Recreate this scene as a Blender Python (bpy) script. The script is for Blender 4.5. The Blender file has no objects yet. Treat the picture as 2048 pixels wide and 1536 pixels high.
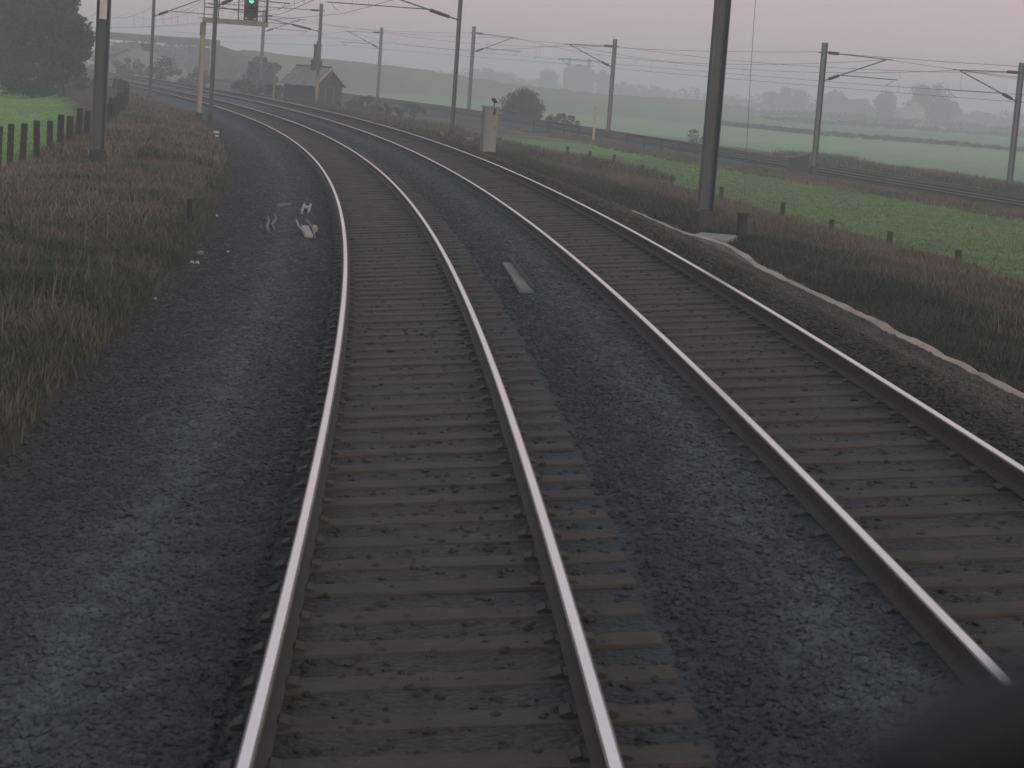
import bpy, math, random
import numpy as np
from mathutils import Vector, Matrix, noise as mnoise

C = bpy.context.scene
COL = C.collection
R = math.radians
rng = np.random.default_rng(11)
random.seed(5)

# ------------------------------------------------------------------ camera
PF, PITCH, ROLL, CAMH, YAW = 4072.09, R(8.4713), R(4.0683), 2.7664, R(2.4583)
fw = np.array([math.sin(YAW)*math.cos(PITCH), math.cos(YAW)*math.cos(PITCH), -math.sin(PITCH)])
r0 = np.array([math.cos(YAW), -math.sin(YAW), 0.0]); u0 = np.cross(r0, fw)
rt = r0*math.cos(ROLL) + u0*math.sin(ROLL)
up = -r0*math.sin(ROLL) + u0*math.cos(ROLL)
cam = bpy.data.cameras.new('camera'); camo = bpy.data.objects.new('camera', cam); COL.objects.link(camo)
cam.sensor_width = 36; cam.lens = PF/2048*36; cam.clip_start = 0.05; cam.clip_end = 6000
camo.matrix_world = Matrix(((rt[0], up[0], -fw[0], 0), (rt[1], up[1], -fw[1], 0), (rt[2], up[2], -fw[2], CAMH), (0, 0, 0, 1)))
cam.dof.use_dof = True; cam.dof.focus_distance = 60; cam.dof.aperture_fstop = 7
C.camera = camo

# ------------------------------------------------------------------ sky and light
SUN_EL, SUN_AZ = R(14), R(150)
w = bpy.data.worlds.new('World'); C.world = w; w.use_nodes = True
nt = w.node_tree; nt.nodes.clear()
out = nt.nodes.new('ShaderNodeOutputWorld'); add = nt.nodes.new('ShaderNodeAddShader')
sky = nt.nodes.new('ShaderNodeTexSky'); sky.sky_type = 'NISHITA'; sky.sun_disc = False
sky.sun_elevation = SUN_EL; sky.sun_rotation = SUN_AZ; sky.dust_density = 4; sky.air_density = 1.5
bg1 = nt.nodes.new('ShaderNodeBackground'); bg1.inputs[1].default_value = 0.05
nt.links.new(sky.outputs[0], bg1.inputs[0])
tc = nt.nodes.new('ShaderNodeTexCoord'); sp = nt.nodes.new('ShaderNodeSeparateXYZ')
nt.links.new(tc.outputs['Generated'], sp.inputs[0])
rp = nt.nodes.new('ShaderNodeValToRGB'); nt.links.new(sp.outputs[2], rp.inputs[0])
SKY = [(0.0, (.56, .42, .455)), (0.10, (.53, .40, .45)), (0.35, (.42, .39, .43)), (1.0, (.36, .43, .52))]
e = rp.color_ramp.elements
e[0].position, e[0].color = SKY[0][0], (*SKY[0][1], 1)
e[1].position, e[1].color = SKY[3][0], (*SKY[3][1], 1)
for q in SKY[1:3]:
    n = e.new(q[0]); n.color = (*q[1], 1)
bg2 = nt.nodes.new('ShaderNodeBackground'); bg2.inputs[1].default_value = 1.0
nt.links.new(rp.outputs[0], bg2.inputs[0])
nt.links.new(bg1.outputs[0], add.inputs[0]); nt.links.new(bg2.outputs[0], add.inputs[1]); nt.links.new(add.outputs[0], out.inputs[0])
sl = bpy.data.lights.new('sun', 'SUN'); sl.energy = 0.5; sl.angle = R(20); sl.color = (1, .93, .86)
so = bpy.data.objects.new('sun', sl); COL.objects.link(so)
sd = Vector((math.sin(SUN_AZ)*math.cos(SUN_EL), math.cos(SUN_AZ)*math.cos(SUN_EL), math.sin(SUN_EL)))
so.rotation_euler = sd.to_track_quat('Z', 'Y').to_euler()
C.view_settings.view_transform = 'Standard'; C.view_settings.look = 'None'
C.view_settings.exposure = 0.0; C.view_settings.gamma = 1
C.cycles.volume_bounces = 1; C.cycles.max_bounces = 6; C.cycles.diffuse_bounces = 2
C.cycles.use_denoising = True

# ------------------------------------------------------------------ helpers
def at(px, py, z=-.4):
    """world point at height z under a pixel of the 2048 px photograph"""
    d = fw + rt*(px-1024)/PF - up*(py-768)/PF
    t = (z-CAMH)/d[2]
    return np.array([0, 0, CAMH]) + t*d
def atd(px, py, dist):
    d = fw + rt*(px-1024)/PF - up*(py-768)/PF
    return np.array([0, 0, CAMH]) + d*dist/math.hypot(d[0], d[1])

def rgbs(r, g, b):  # sRGB 0-255 -> linear
    return tuple((c/255/12.92 if c/255 < .04045 else ((c/255+.055)/1.055)**2.4) for c in (r, g, b))

def newmat(name):
    m = bpy.data.materials.new(name); m.use_nodes = True
    return m, m.node_tree, m.node_tree.nodes['Principled BSDF']

def mat(name, col, col2=None, scale=3.0, rough=.85, metal=0.0, bump=.0, bscale=None, detail=6, coords='Object', stretch=None, spec=None):
    m, t, b = newmat(name)
    b.inputs['Roughness'].default_value = rough; b.inputs['Metallic'].default_value = metal
    if spec is not None: b.inputs['Specular IOR Level'].default_value = spec
    tcn = t.nodes.new('ShaderNodeTexCoord'); src = tcn.outputs[coords]
    if stretch:
        mp = t.nodes.new('ShaderNodeMapping'); mp.inputs['Scale'].default_value = stretch
        t.links.new(src, mp.inputs[0]); src = mp.outputs[0]
    n = t.nodes.new('ShaderNodeTexNoise'); n.inputs['Scale'].default_value = scale; n.inputs['Detail'].default_value = detail
    t.links.new(src, n.inputs['Vector'])
    r = t.nodes.new('ShaderNodeValToRGB'); t.links.new(n.outputs[0], r.inputs[0])
    r.color_ramp.elements[0].position = .35; r.color_ramp.elements[1].position = .68
    r.color_ramp.elements[0].color = (*col, 1); r.color_ramp.elements[1].color = (*(col2 or tuple(c*1.25 for c in col)), 1)
    t.links.new(r.outputs[0], b.inputs['Base Color'])
    if bump:
        n2 = t.nodes.new('ShaderNodeTexNoise'); n2.inputs['Scale'].default_value = bscale or scale*6; n2.inputs['Detail'].default_value = 4
        t.links.new(src, n2.inputs['Vector'])
        bp = t.nodes.new('ShaderNodeBump'); bp.inputs['Strength'].default_value = bump; bp.inputs['Distance'].default_value = .02
        t.links.new(n2.outputs[0], bp.inputs['Height']); t.links.new(bp.outputs[0], b.inputs['Normal'])
    return m

def leafmat(name, a, b_, scale=.6, rough=.7):
    """foliage: noise over space and over single leaves"""
    m, t, b = newmat(name)
    b.inputs['Roughness'].default_value = rough; b.inputs['Specular IOR Level'].default_value = .2
    g = t.nodes.new('ShaderNodeNewGeometry'); n = t.nodes.new('ShaderNodeTexNoise'); n.inputs['Scale'].default_value = scale
    t.links.new(g.outputs['Position'], n.inputs['Vector'])
    mx = t.nodes.new('ShaderNodeMath'); mx.operation = 'MULTIPLY_ADD'; mx.inputs[1].default_value = .45
    t.links.new(g.outputs['Random Per Island'], mx.inputs[0]); t.links.new(n.outputs[0], mx.inputs[2])
    r = t.nodes.new('ShaderNodeValToRGB'); t.links.new(mx.outputs[0], r.inputs[0])
    r.color_ramp.elements[0].position = .42; r.color_ramp.elements[1].position = .95
    r.color_ramp.elements[0].color = (*a, 1); r.color_ramp.elements[1].color = (*b_, 1)
    t.links.new(r.outputs[0], b.inputs['Base Color'])
    return m

def tag(o, label=None, cat=None, group=None, kind=None):
    if label: o['label'] = label
    if cat: o['category'] = cat
    if group: o['group'] = group
    if kind: o['kind'] = kind
    return o
def thing(name, label, cat, loc=(0, 0, 0), rz=0, group=None):
    o = bpy.data.objects.new(name, None); COL.objects.link(o); o.location = loc; o.rotation_euler = (0, 0, rz)
    o.empty_display_size = .2
    return tag(o, label, cat, group)

class MB:
    def __init__(s): s.v = []; s.f = []; s.mi = []
    def add(s, vs, fs, mi=0):
        n = len(s.v); s.v += [tuple(map(float, q)) for q in vs]; s.f += [tuple(n+i for i in f) for f in fs]; s.mi += [mi]*len(fs); return s
    def box(s, c, d, rz=0, taper=1.0, mi=0, rx=0, ry=0):
        M = Matrix.Rotation(rz, 3, 'Z') @ Matrix.Rotation(ry, 3, 'Y') @ Matrix.Rotation(rx, 3, 'X')
        vs = []
        for z in (-1, 1):
            k = taper if z > 0 else 1
            for x, y in ((-1, -1), (1, -1), (1, 1), (-1, 1)):
                q = M @ Vector((x*d[0]/2*k, y*d[1]/2*k, z*d[2]/2)); vs.append((q[0]+c[0], q[1]+c[1], q[2]+c[2]))
        return s.add(vs, [(3, 2, 1, 0), (4, 5, 6, 7), (0, 1, 5, 4), (1, 2, 6, 5), (2, 3, 7, 6), (3, 0, 4, 7)], mi)
    def cbox(s, c, d, bev=.01, rz=0, mi=0, ry=0, rx=0):
        """box with chamfered vertical and top edges"""
        M = Matrix.Rotation(rz, 3, 'Z') @ Matrix.Rotation(ry, 3, 'Y') @ Matrix.Rotation(rx, 3, 'X')
        hx, hy, hz = d[0]/2, d[1]/2, d[2]/2; b = bev
        def ring(ex, ey, z):
            return [(-ex, -ey+b, z), (-ex+b, -ey, z), (ex-b, -ey, z), (ex, -ey+b, z), (ex, ey-b, z), (ex-b, ey, z), (-ex+b, ey, z), (-ex, ey-b, z)]
        rs = [ring(hx, hy, -hz), ring(hx, hy, hz-b), ring(hx-b, hy-b, hz)]
        vs = []
        for rg in rs:
            for q in rg:
                q = M @ Vector(q); vs.append((q[0]+c[0], q[1]+c[1], q[2]+c[2]))
        fs = [tuple(range(7, -1, -1)), tuple(range(16, 24))]
        for k in (0, 8):
            for i in range(8): j = (i+1) % 8; fs.append((k+i, k+j, k+8+j, k+8+i))
        return s.add(vs, fs, mi)
    def tube(s, pts, rad, n=8, mi=0, caps=True):
        pts = [Vector(p) for p in pts]; rad = rad if hasattr(rad, '__len__') else [rad]*len(pts)
        base = len(s.v); vs = []; fs = []
        for i, p in enumerate(pts):
            d = (pts[min(i+1, len(pts)-1)] - pts[max(i-1, 0)]).normalized()
            a = d.cross(Vector((0, 0, 1)));  a = a.normalized() if a.length > 1e-3 else Vector((1, 0, 0)); b = d.cross(a).normalized()
            for k in range(n):
                t = 2*math.pi*k/n; vs.append(p + (a*math.cos(t) + b*math.sin(t))*rad[i])
        for i in range(len(pts)-1):
            for k in range(n):
                j = (k+1) % n; fs.append((i*n+k, i*n+j, (i+1)*n+j, (i+1)*n+k))
        if caps: fs += [tuple(range(n-1, -1, -1)), tuple((len(pts)-1)*n+k for k in range(n))]
        return s.add(vs, fs, mi)
    def hbeam(s, p0, p1, wd, dp, t=.02, rz=0):
        """vertical H section between heights p0.z and p1.z; flanges face local x"""
        x, y = p0[0], p0[1]; c, sn = math.cos(rz), math.sin(rz)
        pr = [(-wd/2, -dp/2), (-wd/2+t, -dp/2), (-wd/2+t, -t/2), (wd/2-t, -t/2), (wd/2-t, -dp/2), (wd/2, -dp/2),
              (wd/2, dp/2), (wd/2-t, dp/2), (wd/2-t, t/2), (-wd/2+t, t/2), (-wd/2+t, dp/2), (-wd/2, dp/2)]
        vs = []
        for z in (p0[2], p1[2]):
            for a, b in pr: vs.append((x+a*c-b*sn, y+a*sn+b*c, z))
        fs = [(i, (i+1) % 12, 12+(i+1) % 12, 12+i) for i in range(12)]
        fs += [(12, 13, 22, 23), (13, 14, 21, 22), (14, 15, 20, 21), (16, 17, 18, 19), (15, 16, 19, 20)]
        return s.add(vs, fs)
    def build(s, name, m, parent=None, smooth=False):
        me = bpy.data.meshes.new(name); me.from_pydata(s.v, [], s.f)
        for k in (m if isinstance(m, (list, tuple)) else [m]): me.materials.append(k)
        if any(s.mi): me.polygons.foreach_set('material_index', s.mi)
        if smooth: me.polygons.foreach_set('use_smooth', [True]*len(s.f))
        me.update()
        o = bpy.data.objects.new(name, me); COL.objects.link(o)
        if parent is not None: o.parent = parent
        return o

def npmesh(name, V, F, m, parent=None, smooth=False, uv=None, col=None):
    """V (n,3), F (m,k) numpy arrays"""
    me = bpy.data.meshes.new(name); V = np.asarray(V, np.float32); F = np.asarray(F, np.int32); k = F.shape[1]
    me.vertices.add(len(V)); me.vertices.foreach_set('co', V.ravel())
    me.loops.add(F.size); me.loops.foreach_set('vertex_index', F.ravel())
    me.polygons.add(len(F)); me.polygons.foreach_set('loop_start', np.arange(len(F), dtype=np.int32)*k)
    me.polygons.foreach_set('loop_total', np.full(len(F), k, np.int32))
    me.polygons.foreach_set('use_smooth', np.full(len(F), smooth, bool))
    me.update(calc_edges=True)
    if uv is not None:
        l = me.uv_layers.new(name='UVMap'); l.data.foreach_set('uv', np.asarray(uv, np.float32)[F.ravel()].ravel())
    if col is not None:
        a = me.color_attributes.new('Col', 'FLOAT_COLOR', 'POINT')
        a.data.foreach_set('color', np.concatenate([col, np.ones((len(V), 1))], 1).astype(np.float32).ravel())
    me.materials.append(m); me.validate()
    o = bpy.data.objects.new(name, me); COL.objects.link(o)
    if parent is not None: o.parent = parent
    return o
def gridfaces(nr, nc):
    i = np.arange(nr-1)[:, None]*nc + np.arange(nc-1)[None]; i = i.ravel()
    return np.stack([i, i+1, i+nc+1, i+nc], 1)

def vnoise(x, y, sc, seed=0):
    """smooth value noise, vectorised"""
    x = np.asarray(x)/sc + seed*17.13; y = np.asarray(y)/sc + seed*5.7
    xi, yi = np.floor(x).astype(np.int64), np.floor(y).astype(np.int64); fx, fy = x-xi, y-yi
    fx = fx*fx*(3-2*fx); fy = fy*fy*(3-2*fy)
    def h(a, b):
        n = (a*374761393 + b*668265263 + seed*974711) & 0xffffffff; n = ((n ^ (n >> 13))*1274126177) & 0xffffffff
        return ((n ^ (n >> 16)) & 0xffff)/65535.0
    return (h(xi, yi)*(1-fx)+h(xi+1, yi)*fx)*(1-fy) + (h(xi, yi+1)*(1-fx)+h(xi+1, yi+1)*fx)*fy
def fnoise(x, y, sc, seed=0, o=4):
    r = 0; a = .5; t = 0
    for k in range(o): r = r + a*vnoise(x, y, sc/2**k, seed+k); t += a; a *= .5
    return r/t
def sstep(a, b, x):
    t = np.clip((x-a)/(b-a), 0, 1); return t*t*(3-2*t)

# ------------------------------------------------------------------ the line of the railway
K0, K1, K2, X0 = -1.47873e-3, -1.084796e-5, 0.996989e-7, .146035
CANT = R(5.29); TC = math.tan(CANT); TRACK2 = 3.366
DS = .5
def centreline():
    S, X, Y, T = [], [], [], []; s, x, y = 4.0, X0, 4.0
    th = K0*4 + K1*8 + K2*64/3
    for i in range(1100):
        S.append(s); X.append(x); Y.append(y); T.append(th)
        k = K0 + K1*s + K2*s*s if s < 165 else -.0006
        x += math.sin(th)*DS; y += math.cos(th)*DS; th += k*DS; s += DS
    back = [(s0, X0 - 0.0*s0, s0, K0*4) for s0 in np.arange(-20, 4, DS)]
    B = np.array(back); B[:, 1] = X0 + (B[:, 2]-4)*math.tan(T[0]); B[:, 3] = T[0]
    A = np.stack([S, X, Y, T], 1)
    return np.concatenate([B, A])
CL = centreline()
def cl(s, u, z=0.0):
    """point at arc s, u metres right of the near track's centre"""
    s = np.asarray(s, float); x = np.interp(s, CL[:, 0], CL[:, 1]); y = np.interp(s, CL[:, 0], CL[:, 2]); t = np.interp(s, CL[:, 0], CL[:, 3])
    return np.stack(np.broadcast_arrays(x+u*np.cos(t), y-u*np.sin(t), z), -1)
def head(s): return float(np.interp(s, CL[:, 0], CL[:, 3]))
def nearest(P, L):
    """arc and signed offset (right +) of points to polyline table L (s,x,y,t)"""
    s = np.empty(len(P)); u = np.empty(len(P)); Ls = L[::2]
    for i in range(0, len(P), 4000):
        q = P[i:i+4000]; d = (q[:, None, 0]-Ls[None, :, 1])**2 + (q[:, None, 1]-Ls[None, :, 2])**2; j = d.argmin(1)
        t = Ls[j, 3]; dx = q[:, 0]-Ls[j, 1]; dy = q[:, 1]-Ls[j, 2]
        u[i:i+4000] = dx*np.cos(t) - dy*np.sin(t); s[i:i+4000] = Ls[j, 0] + dx*np.sin(t) + dy*np.cos(t)
    return s, u
# the branch line on the right (centre between its two tracks), fitted by world points
BP = [(45.0, 30.0), (31.2, 95.5), (28.2, 108.6), (25.3, 121.5), (21.0, 139.5), (16.6, 156.5), (10.6, 177.0), (2.0, 203.0), (-9.0, 233.0), (-24.0, 271.0), (-45, 318), (-75, 380), (-110, 445)]
BZ = [-1.75, -1.45, -1.38, -1.3, -1.15, -1.0, -.8, -.5, -.25, -.1, 0, 0, 0]
def branchline():
    P = np.array(BP); d = np.r_[0, np.cumsum(np.hypot(*np.diff(P, axis=0).T))]
    s = np.arange(0, d[-1], DS)
    x = np.interp(s, d, P[:, 0]); y = np.interp(s, d, P[:, 1]); z = np.interp(s, d, BZ)
    k = np.ones(61)/61
    for a in (x, y, z):
        a[30:-30] = np.convolve(a, k, 'valid')
    t = np.arctan2(np.gradient(x), np.gradient(y))
    return np.stack([s, x, y, t], 1), z
BL, BLZ = branchline()
def bl(s, v, z=0.0):
    s = np.asarray(s, float); x = np.interp(s, BL[:, 0], BL[:, 1]); y = np.interp(s, BL[:, 0], BL[:, 2]); t = np.interp(s, BL[:, 0], BL[:, 3])
    zz = np.interp(s, BL[:, 0], BLZ)
    return np.stack(np.broadcast_arrays(x+v*np.cos(t), y-v*np.sin(t), zz+z), -1)

# ------------------------------------------------------------------ ground heights
U_PTS = [-400, -40, -12, -9.3, -7.5, -6.0, -4.6, -3.9, -3.3, -2.6, 6.0, 6.9, 7.5, 8.5, 12, 17, 30, 60, 140, 2000]
Z_PTS = [-1.2, -1.0, -.9, -.62, -.36, -.30, -.32, -.42, -.62, -.95, -.85, -.42, -.50, -.58, -1.05, -1.5, -1.6, -2.0, -2.4, -2.4]
EMB = [(400, 84, 300), (460, 96, 306), (530, 107, 316), (650, 118, 335), (800, 134, 350), (1000, 166, 375), (1200, 188, 400), (1400, 200, 430)]
EMBW = [atd(*q) for q in EMB]
def ground_z(x, y, fine=True):
    x = np.atleast_1d(np.asarray(x, float)); y = np.atleast_1d(np.asarray(y, float)); P = np.stack([x, y], 1)
    s, u = nearest(P, CL); z = np.interp(u, U_PTS, Z_PTS)
    sb, v = nearest(P, BL); zb = np.interp(sb, BL[:, 0], BLZ)
    emb = zb - .55 - np.clip(np.abs(v)-4.2, 0, 100)*.45
    z = np.where((np.abs(u-1.7) > 5.2), np.maximum(z, emb), z)
    # rough bank between the two lines
    z = z + .35*sstep(125, 150, s)*(1-sstep(185, 205, s))*sstep(7.5, 10.5, u)*(np.abs(v) > 5.5)*(np.abs(v) < 40)
    # lumps in the rough verges
    rough = ((u < -3.6) & (u > -9)) | ((u > 7.2) & (u < 17))
    z = z + np.where(rough, (fnoise(x, y, 2.2, 3)-.5)*.28, (fnoise(x, y, 9, 4)-.5)*.10*(np.abs(u) > 8))
    # road embankment in the distance
    E = np.array([(q[0], q[1]) for q in EMBW]); EZ = np.array([q[2] for q in EMBW])
    E = np.vstack([E[0]+(E[0]-E[1])*.02, E]); EZ = np.r_[EZ[0], EZ]
    ze = np.full(len(x), -9.0); m = (y > 230) & (y < 520) & (x > -90) & (x < 150)
    if m.any():
        q = P[m]; best = np.full(len(q), 1e9); zz = np.zeros(len(q))
        for a, b, za, zb_ in zip(E[:-1], E[1:], EZ[:-1], EZ[1:]):
            ab = b-a; t = np.clip(((q-a)@ab)/(ab@ab), 0, 1); d = np.hypot(*(q-(a+t[:, None]*ab)).T); k = d < best
            best = np.where(k, d, best); zz = np.where(k, za+(zb_-za)*t, zz)
        ze[m] = zz - np.clip(best-4, 0, 100)*.28
    ze = np.minimum(ze, -.6 + np.clip(np.abs(u-1.7)-7.5, 0, 200)*.8); ze = np.minimum(ze, zb-.6 + np.clip(np.abs(v)-4.6, 0, 200)*1.2)
    z = np.where((np.abs(u-1.7) > 7.5) & (np.abs(v) > 4.6), np.maximum(z, ze), z)
    return z
def gz(x, y): return float(ground_z([x], [y])[0])
def on(px, py, z0=-.4):
    """ground point seen at a pixel"""
    z = z0
    for _ in range(12):
        P = at(px, py, z); z = .5*z + .5*gz(P[0], P[1])
    return at(px, py, z)

# ------------------------------------------------------------------ terrain sheet
def axis(lo, hi, a, b, d, g=1.09):
    c = list(np.arange(a, b, d)); st = d; q = b
    while q < hi: c.append(q); st *= g; q += st
    c.append(hi); st = d; q = a-d; L = []
    while q > lo: L.append(q); st *= g; q -= st
    L.append(lo); return np.array(L[::-1] + c)
gx = axis(-1100, 1300, -34, 46, .45); gy = axis(-40, 1900, 5, 235, .8, 1.06)
GX, GY = np.meshgrid(gx, gy); gxf, gyf = GX.ravel(), GY.ravel()
gzf = ground_z(gxf, gyf)
gs, gu = nearest(np.stack([gxf, gyf], 1), CL); gsb, gv = nearest(np.stack([gxf, gyf], 1), BL)
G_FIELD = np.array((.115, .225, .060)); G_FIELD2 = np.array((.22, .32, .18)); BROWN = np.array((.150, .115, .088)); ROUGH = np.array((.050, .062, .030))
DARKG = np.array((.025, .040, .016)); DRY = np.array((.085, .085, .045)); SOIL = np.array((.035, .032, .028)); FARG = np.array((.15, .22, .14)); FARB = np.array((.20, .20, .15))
n1 = fnoise(gxf, gyf, 3.2, 7); n2 = fnoise(gxf, gyf, 14, 9); n3 = fnoise(gxf, gyf, 60, 12)
col = np.where((n1 > .5)[:, None], ROUGH, BROWN)
mixk = sstep(.38, .62, n1)[:, None]; rough = BROWN*(1-mixk) + ROUGH*mixk
k = sstep(.45, .7, n2)[:, None]; fieldc = G_FIELD*(1-k*.25) + DRY*k*.25
col = rough.copy()
def lay(mask, c):
    global col
    mk = mask[:, None]; col = col*(1-mk) + np.asarray(c)*mk
lay(sstep(-9.2, -10.2, gu)*(gu < 0), fieldc*np.array((1.35, 1.5, 1.4)))                                  # left pasture
lay(sstep(16.2, 18.2, gu + (n1-.5)*3)*sstep(-7.2, -9.0, gv + (n1-.5)*5 + (n2-.5)*4)*(gs < 140), fieldc)            # pasture between the lines
far_r = (gv > 8)
lay(sstep(9, 14, gv + (n1-.5)*3)*far_r, G_FIELD2*(.8+.4*n3[:, None]))                          # big field beyond the branch
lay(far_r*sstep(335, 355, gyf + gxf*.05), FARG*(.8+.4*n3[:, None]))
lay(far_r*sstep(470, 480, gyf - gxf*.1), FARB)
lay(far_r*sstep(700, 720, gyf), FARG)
emb_m = sstep(-.9, -.2, gzf)*(gyf > 262)*(np.abs(gv) > 5)*(gu > 8)*(gxf < 160)*1.0
lay(emb_m, np.array((.23, .215, .17))*(.88+.24*n2[:, None]))
lay(sstep(4.8, 3.9, np.abs(gv))*(np.abs(gu-1.7) > 5.5), SOIL)
lay((np.abs(gu-1.7) < 5.4)*1.0, SOIL)
m, t, b = newmat('ground'); b.inputs['Roughness'].default_value = .95; b.inputs['Specular IOR Level'].default_value = .1
ca = t.nodes.new('ShaderNodeVertexColor'); ca.layer_name = 'Col'
tcn = t.nodes.new('ShaderNodeTexCoord'); n = t.nodes.new('ShaderNodeTexNoise'); n.inputs['Scale'].default_value = 2.2; n.inputs['Detail'].default_value = 9; n.inputs['Roughness'].default_value = .7
t.links.new(tcn.outputs['Object'], n.inputs['Vector'])
mr = t.nodes.new('ShaderNodeMapRange'); mr.inputs[1].default_value = .3; mr.inputs[2].default_value = .7; mr.inputs[3].default_value = .62; mr.inputs[4].default_value = 1.38
t.links.new(n.outputs[0], mr.inputs[0])
vm = t.nodes.new('ShaderNodeVectorMath'); vm.operation = 'SCALE'; t.links.new(ca.outputs[0], vm.inputs[0]); t.links.new(mr.outputs[0], vm.inputs['Scale'])
t.links.new(vm.outputs[0], b.inputs['Base Color'])
bp = t.nodes.new('ShaderNodeBump'); bp.inputs['Distance'].default_value = .05; bp.inputs['Strength'].default_value = .6
t.links.new(n.outputs[0], bp.inputs['Height']); t.links.new(bp.outputs[0], b.inputs['Normal'])
M_GROUND = m
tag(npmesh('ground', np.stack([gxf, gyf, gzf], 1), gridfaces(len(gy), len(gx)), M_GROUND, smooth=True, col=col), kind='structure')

# ------------------------------------------------------------------ ballast of the main line
def ballast_profile(u):
    pl = TC*u - .166
    up_ = [-4.3, -3.4, -2.6, -1.75, -1.45, -1.2]; zp = [-.95, -.60, -.50, -.36, -.275, -.245]
    z = np.where(u < -1.2, np.interp(u, up_, zp), pl)
    z = np.where(u > 4.9, np.interp(u, [4.9, 5.6, 6.6, 7.0, 7.4], [TC*4.9-.185, .12, -.26, -.40, -.75]), z)
    z = np.where((u > -1.5) & (u < -.93), np.maximum(z, TC*u-.128-.12*sstep(-1.2, -1.6, u)), z)
    z = z + .05*np.exp(-((u-2.2)/.32)**2) + .05*np.exp(-((u-4.65)/.3)**2)
    return z
bu = np.arange(-4.3, 7.45, .09); bs = np.r_[np.arange(-6, 45, .09), np.arange(45, 110, .25), np.arange(110, 330, .8)]
BU, BS = np.meshgrid(bu, bs); P = cl(BS.ravel(), BU.ravel()); buf, bsf = BU.ravel(), BS.ravel()
def ballast_z(x, y, u):
    out_ = np.minimum(np.abs(u), np.abs(u-TRACK2)) > 1.35
    z = ballast_profile(u) + (fnoise(x, y, .32, 21, 3)-.5)*np.where(out_, .055, .024) + (fnoise(x, y, 2.4, 23, 2)-.5)*.06*out_
    return np.where(((np.abs(u) < 1.35) & (u > -.93)) | ((np.abs(u-TRACK2) < 1.2)), z-.012, z)
zb = ballast_z(P[:, 0], P[:, 1], buf)
def onb(px, py):
    z = -.4
    for _ in range(12):
        q = at(px, py, z); s1, u1 = nearest(q[None, :2], CL); z = .4*z + .6*float(ballast_z(q[:1], q[1:2], u1)[0])
    return at(px, py, z)
P[:, 2] = zb
def ballastmat(name, warm, cool, branch=False):
    m, t, b = newmat(name); b.inputs['Roughness'].default_value = .8; b.inputs['Specular IOR Level'].default_value = .35
    tcn = t.nodes.new('ShaderNodeTexCoord'); uvn = t.nodes.new('ShaderNodeUVMap'); uvn.uv_map = 'UVMap'
    sx = t.nodes.new('ShaderNodeSeparateXYZ'); t.links.new(uvn.outputs[0], sx.inputs[0])
    big = t.nodes.new('ShaderNodeTexNoise'); big.inputs['Scale'].default_value = .9; big.inputs['Detail'].default_value = 5
    t.links.new(tcn.outputs['Object'], big.inputs['Vector'])
    wob = t.nodes.new('ShaderNodeMath'); wob.operation = 'MULTIPLY_ADD'; wob.inputs[1].default_value = .55; t.links.new(big.outputs[0], wob.inputs[0]); t.links.new(sx.outputs[0], wob.inputs[2])
    sh = t.nodes.new('ShaderNodeMath'); sh.operation = 'MULTIPLY_ADD'; sh.inputs[1].default_value = 1/12.; sh.inputs[2].default_value = (4.3-.275)/12.
    t.links.new(wob.outputs[0], sh.inputs[0])
    rp = t.nodes.new('ShaderNodeValToRGB'); t.links.new(sh.outputs[0], rp.inputs[0])
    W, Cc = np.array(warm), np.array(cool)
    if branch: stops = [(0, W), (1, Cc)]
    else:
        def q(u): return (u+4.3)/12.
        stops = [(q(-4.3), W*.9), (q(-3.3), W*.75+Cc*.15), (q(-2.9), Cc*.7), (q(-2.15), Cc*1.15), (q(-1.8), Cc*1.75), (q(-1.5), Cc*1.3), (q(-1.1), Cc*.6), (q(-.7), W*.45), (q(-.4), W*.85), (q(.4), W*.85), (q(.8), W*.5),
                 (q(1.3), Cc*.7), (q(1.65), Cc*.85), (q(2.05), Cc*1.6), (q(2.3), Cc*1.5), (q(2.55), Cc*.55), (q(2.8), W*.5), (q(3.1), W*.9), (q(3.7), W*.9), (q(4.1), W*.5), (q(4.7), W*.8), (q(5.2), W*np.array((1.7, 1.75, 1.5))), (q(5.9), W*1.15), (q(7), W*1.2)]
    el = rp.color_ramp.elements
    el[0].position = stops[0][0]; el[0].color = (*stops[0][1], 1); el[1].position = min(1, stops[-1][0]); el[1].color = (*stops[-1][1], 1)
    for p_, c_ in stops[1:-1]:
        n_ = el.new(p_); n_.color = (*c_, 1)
    vo = t.nodes.new('ShaderNodeTexVoronoi'); vo.inputs['Scale'].default_value = 24; t.links.new(tcn.outputs['Object'], vo.inputs['Vector'])
    sc = t.nodes.new('ShaderNodeSeparateColor'); t.links.new(vo.outputs['Color'], sc.inputs[0])
    mr = t.nodes.new('ShaderNodeMapRange'); mr.inputs[3].default_value = .68; mr.inputs[4].default_value = 1.32; t.links.new(sc.outputs[0], mr.inputs[0])
    md = t.nodes.new('ShaderNodeTexNoise'); md.inputs['Scale'].default_value = 3.5; md.inputs['Detail'].default_value = 6; t.links.new(tcn.outputs['Object'], md.inputs['Vector'])
    mr2 = t.nodes.new('ShaderNodeMapRange'); mr2.inputs[1].default_value = .3; mr2.inputs[2].default_value = .7; mr2.inputs[3].default_value = .7; mr2.inputs[4].default_value = 1.3; t.links.new(md.outputs[0], mr2.inputs[0])
    mm = t.nodes.new('ShaderNodeMath'); mm.operation = 'MULTIPLY'; t.links.new(mr.outputs[0], mm.inputs[0]); t.links.new(mr2.outputs[0], mm.inputs[1])
    vm = t.nodes.new('ShaderNodeVectorMath'); vm.operation = 'SCALE'; t.links.new(rp.outputs[0], vm.inputs[0]); t.links.new(mm.outputs[0], vm.inputs['Scale'])
    t.links.new(vm.outputs[0], b.inputs['Base Color'])
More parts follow.
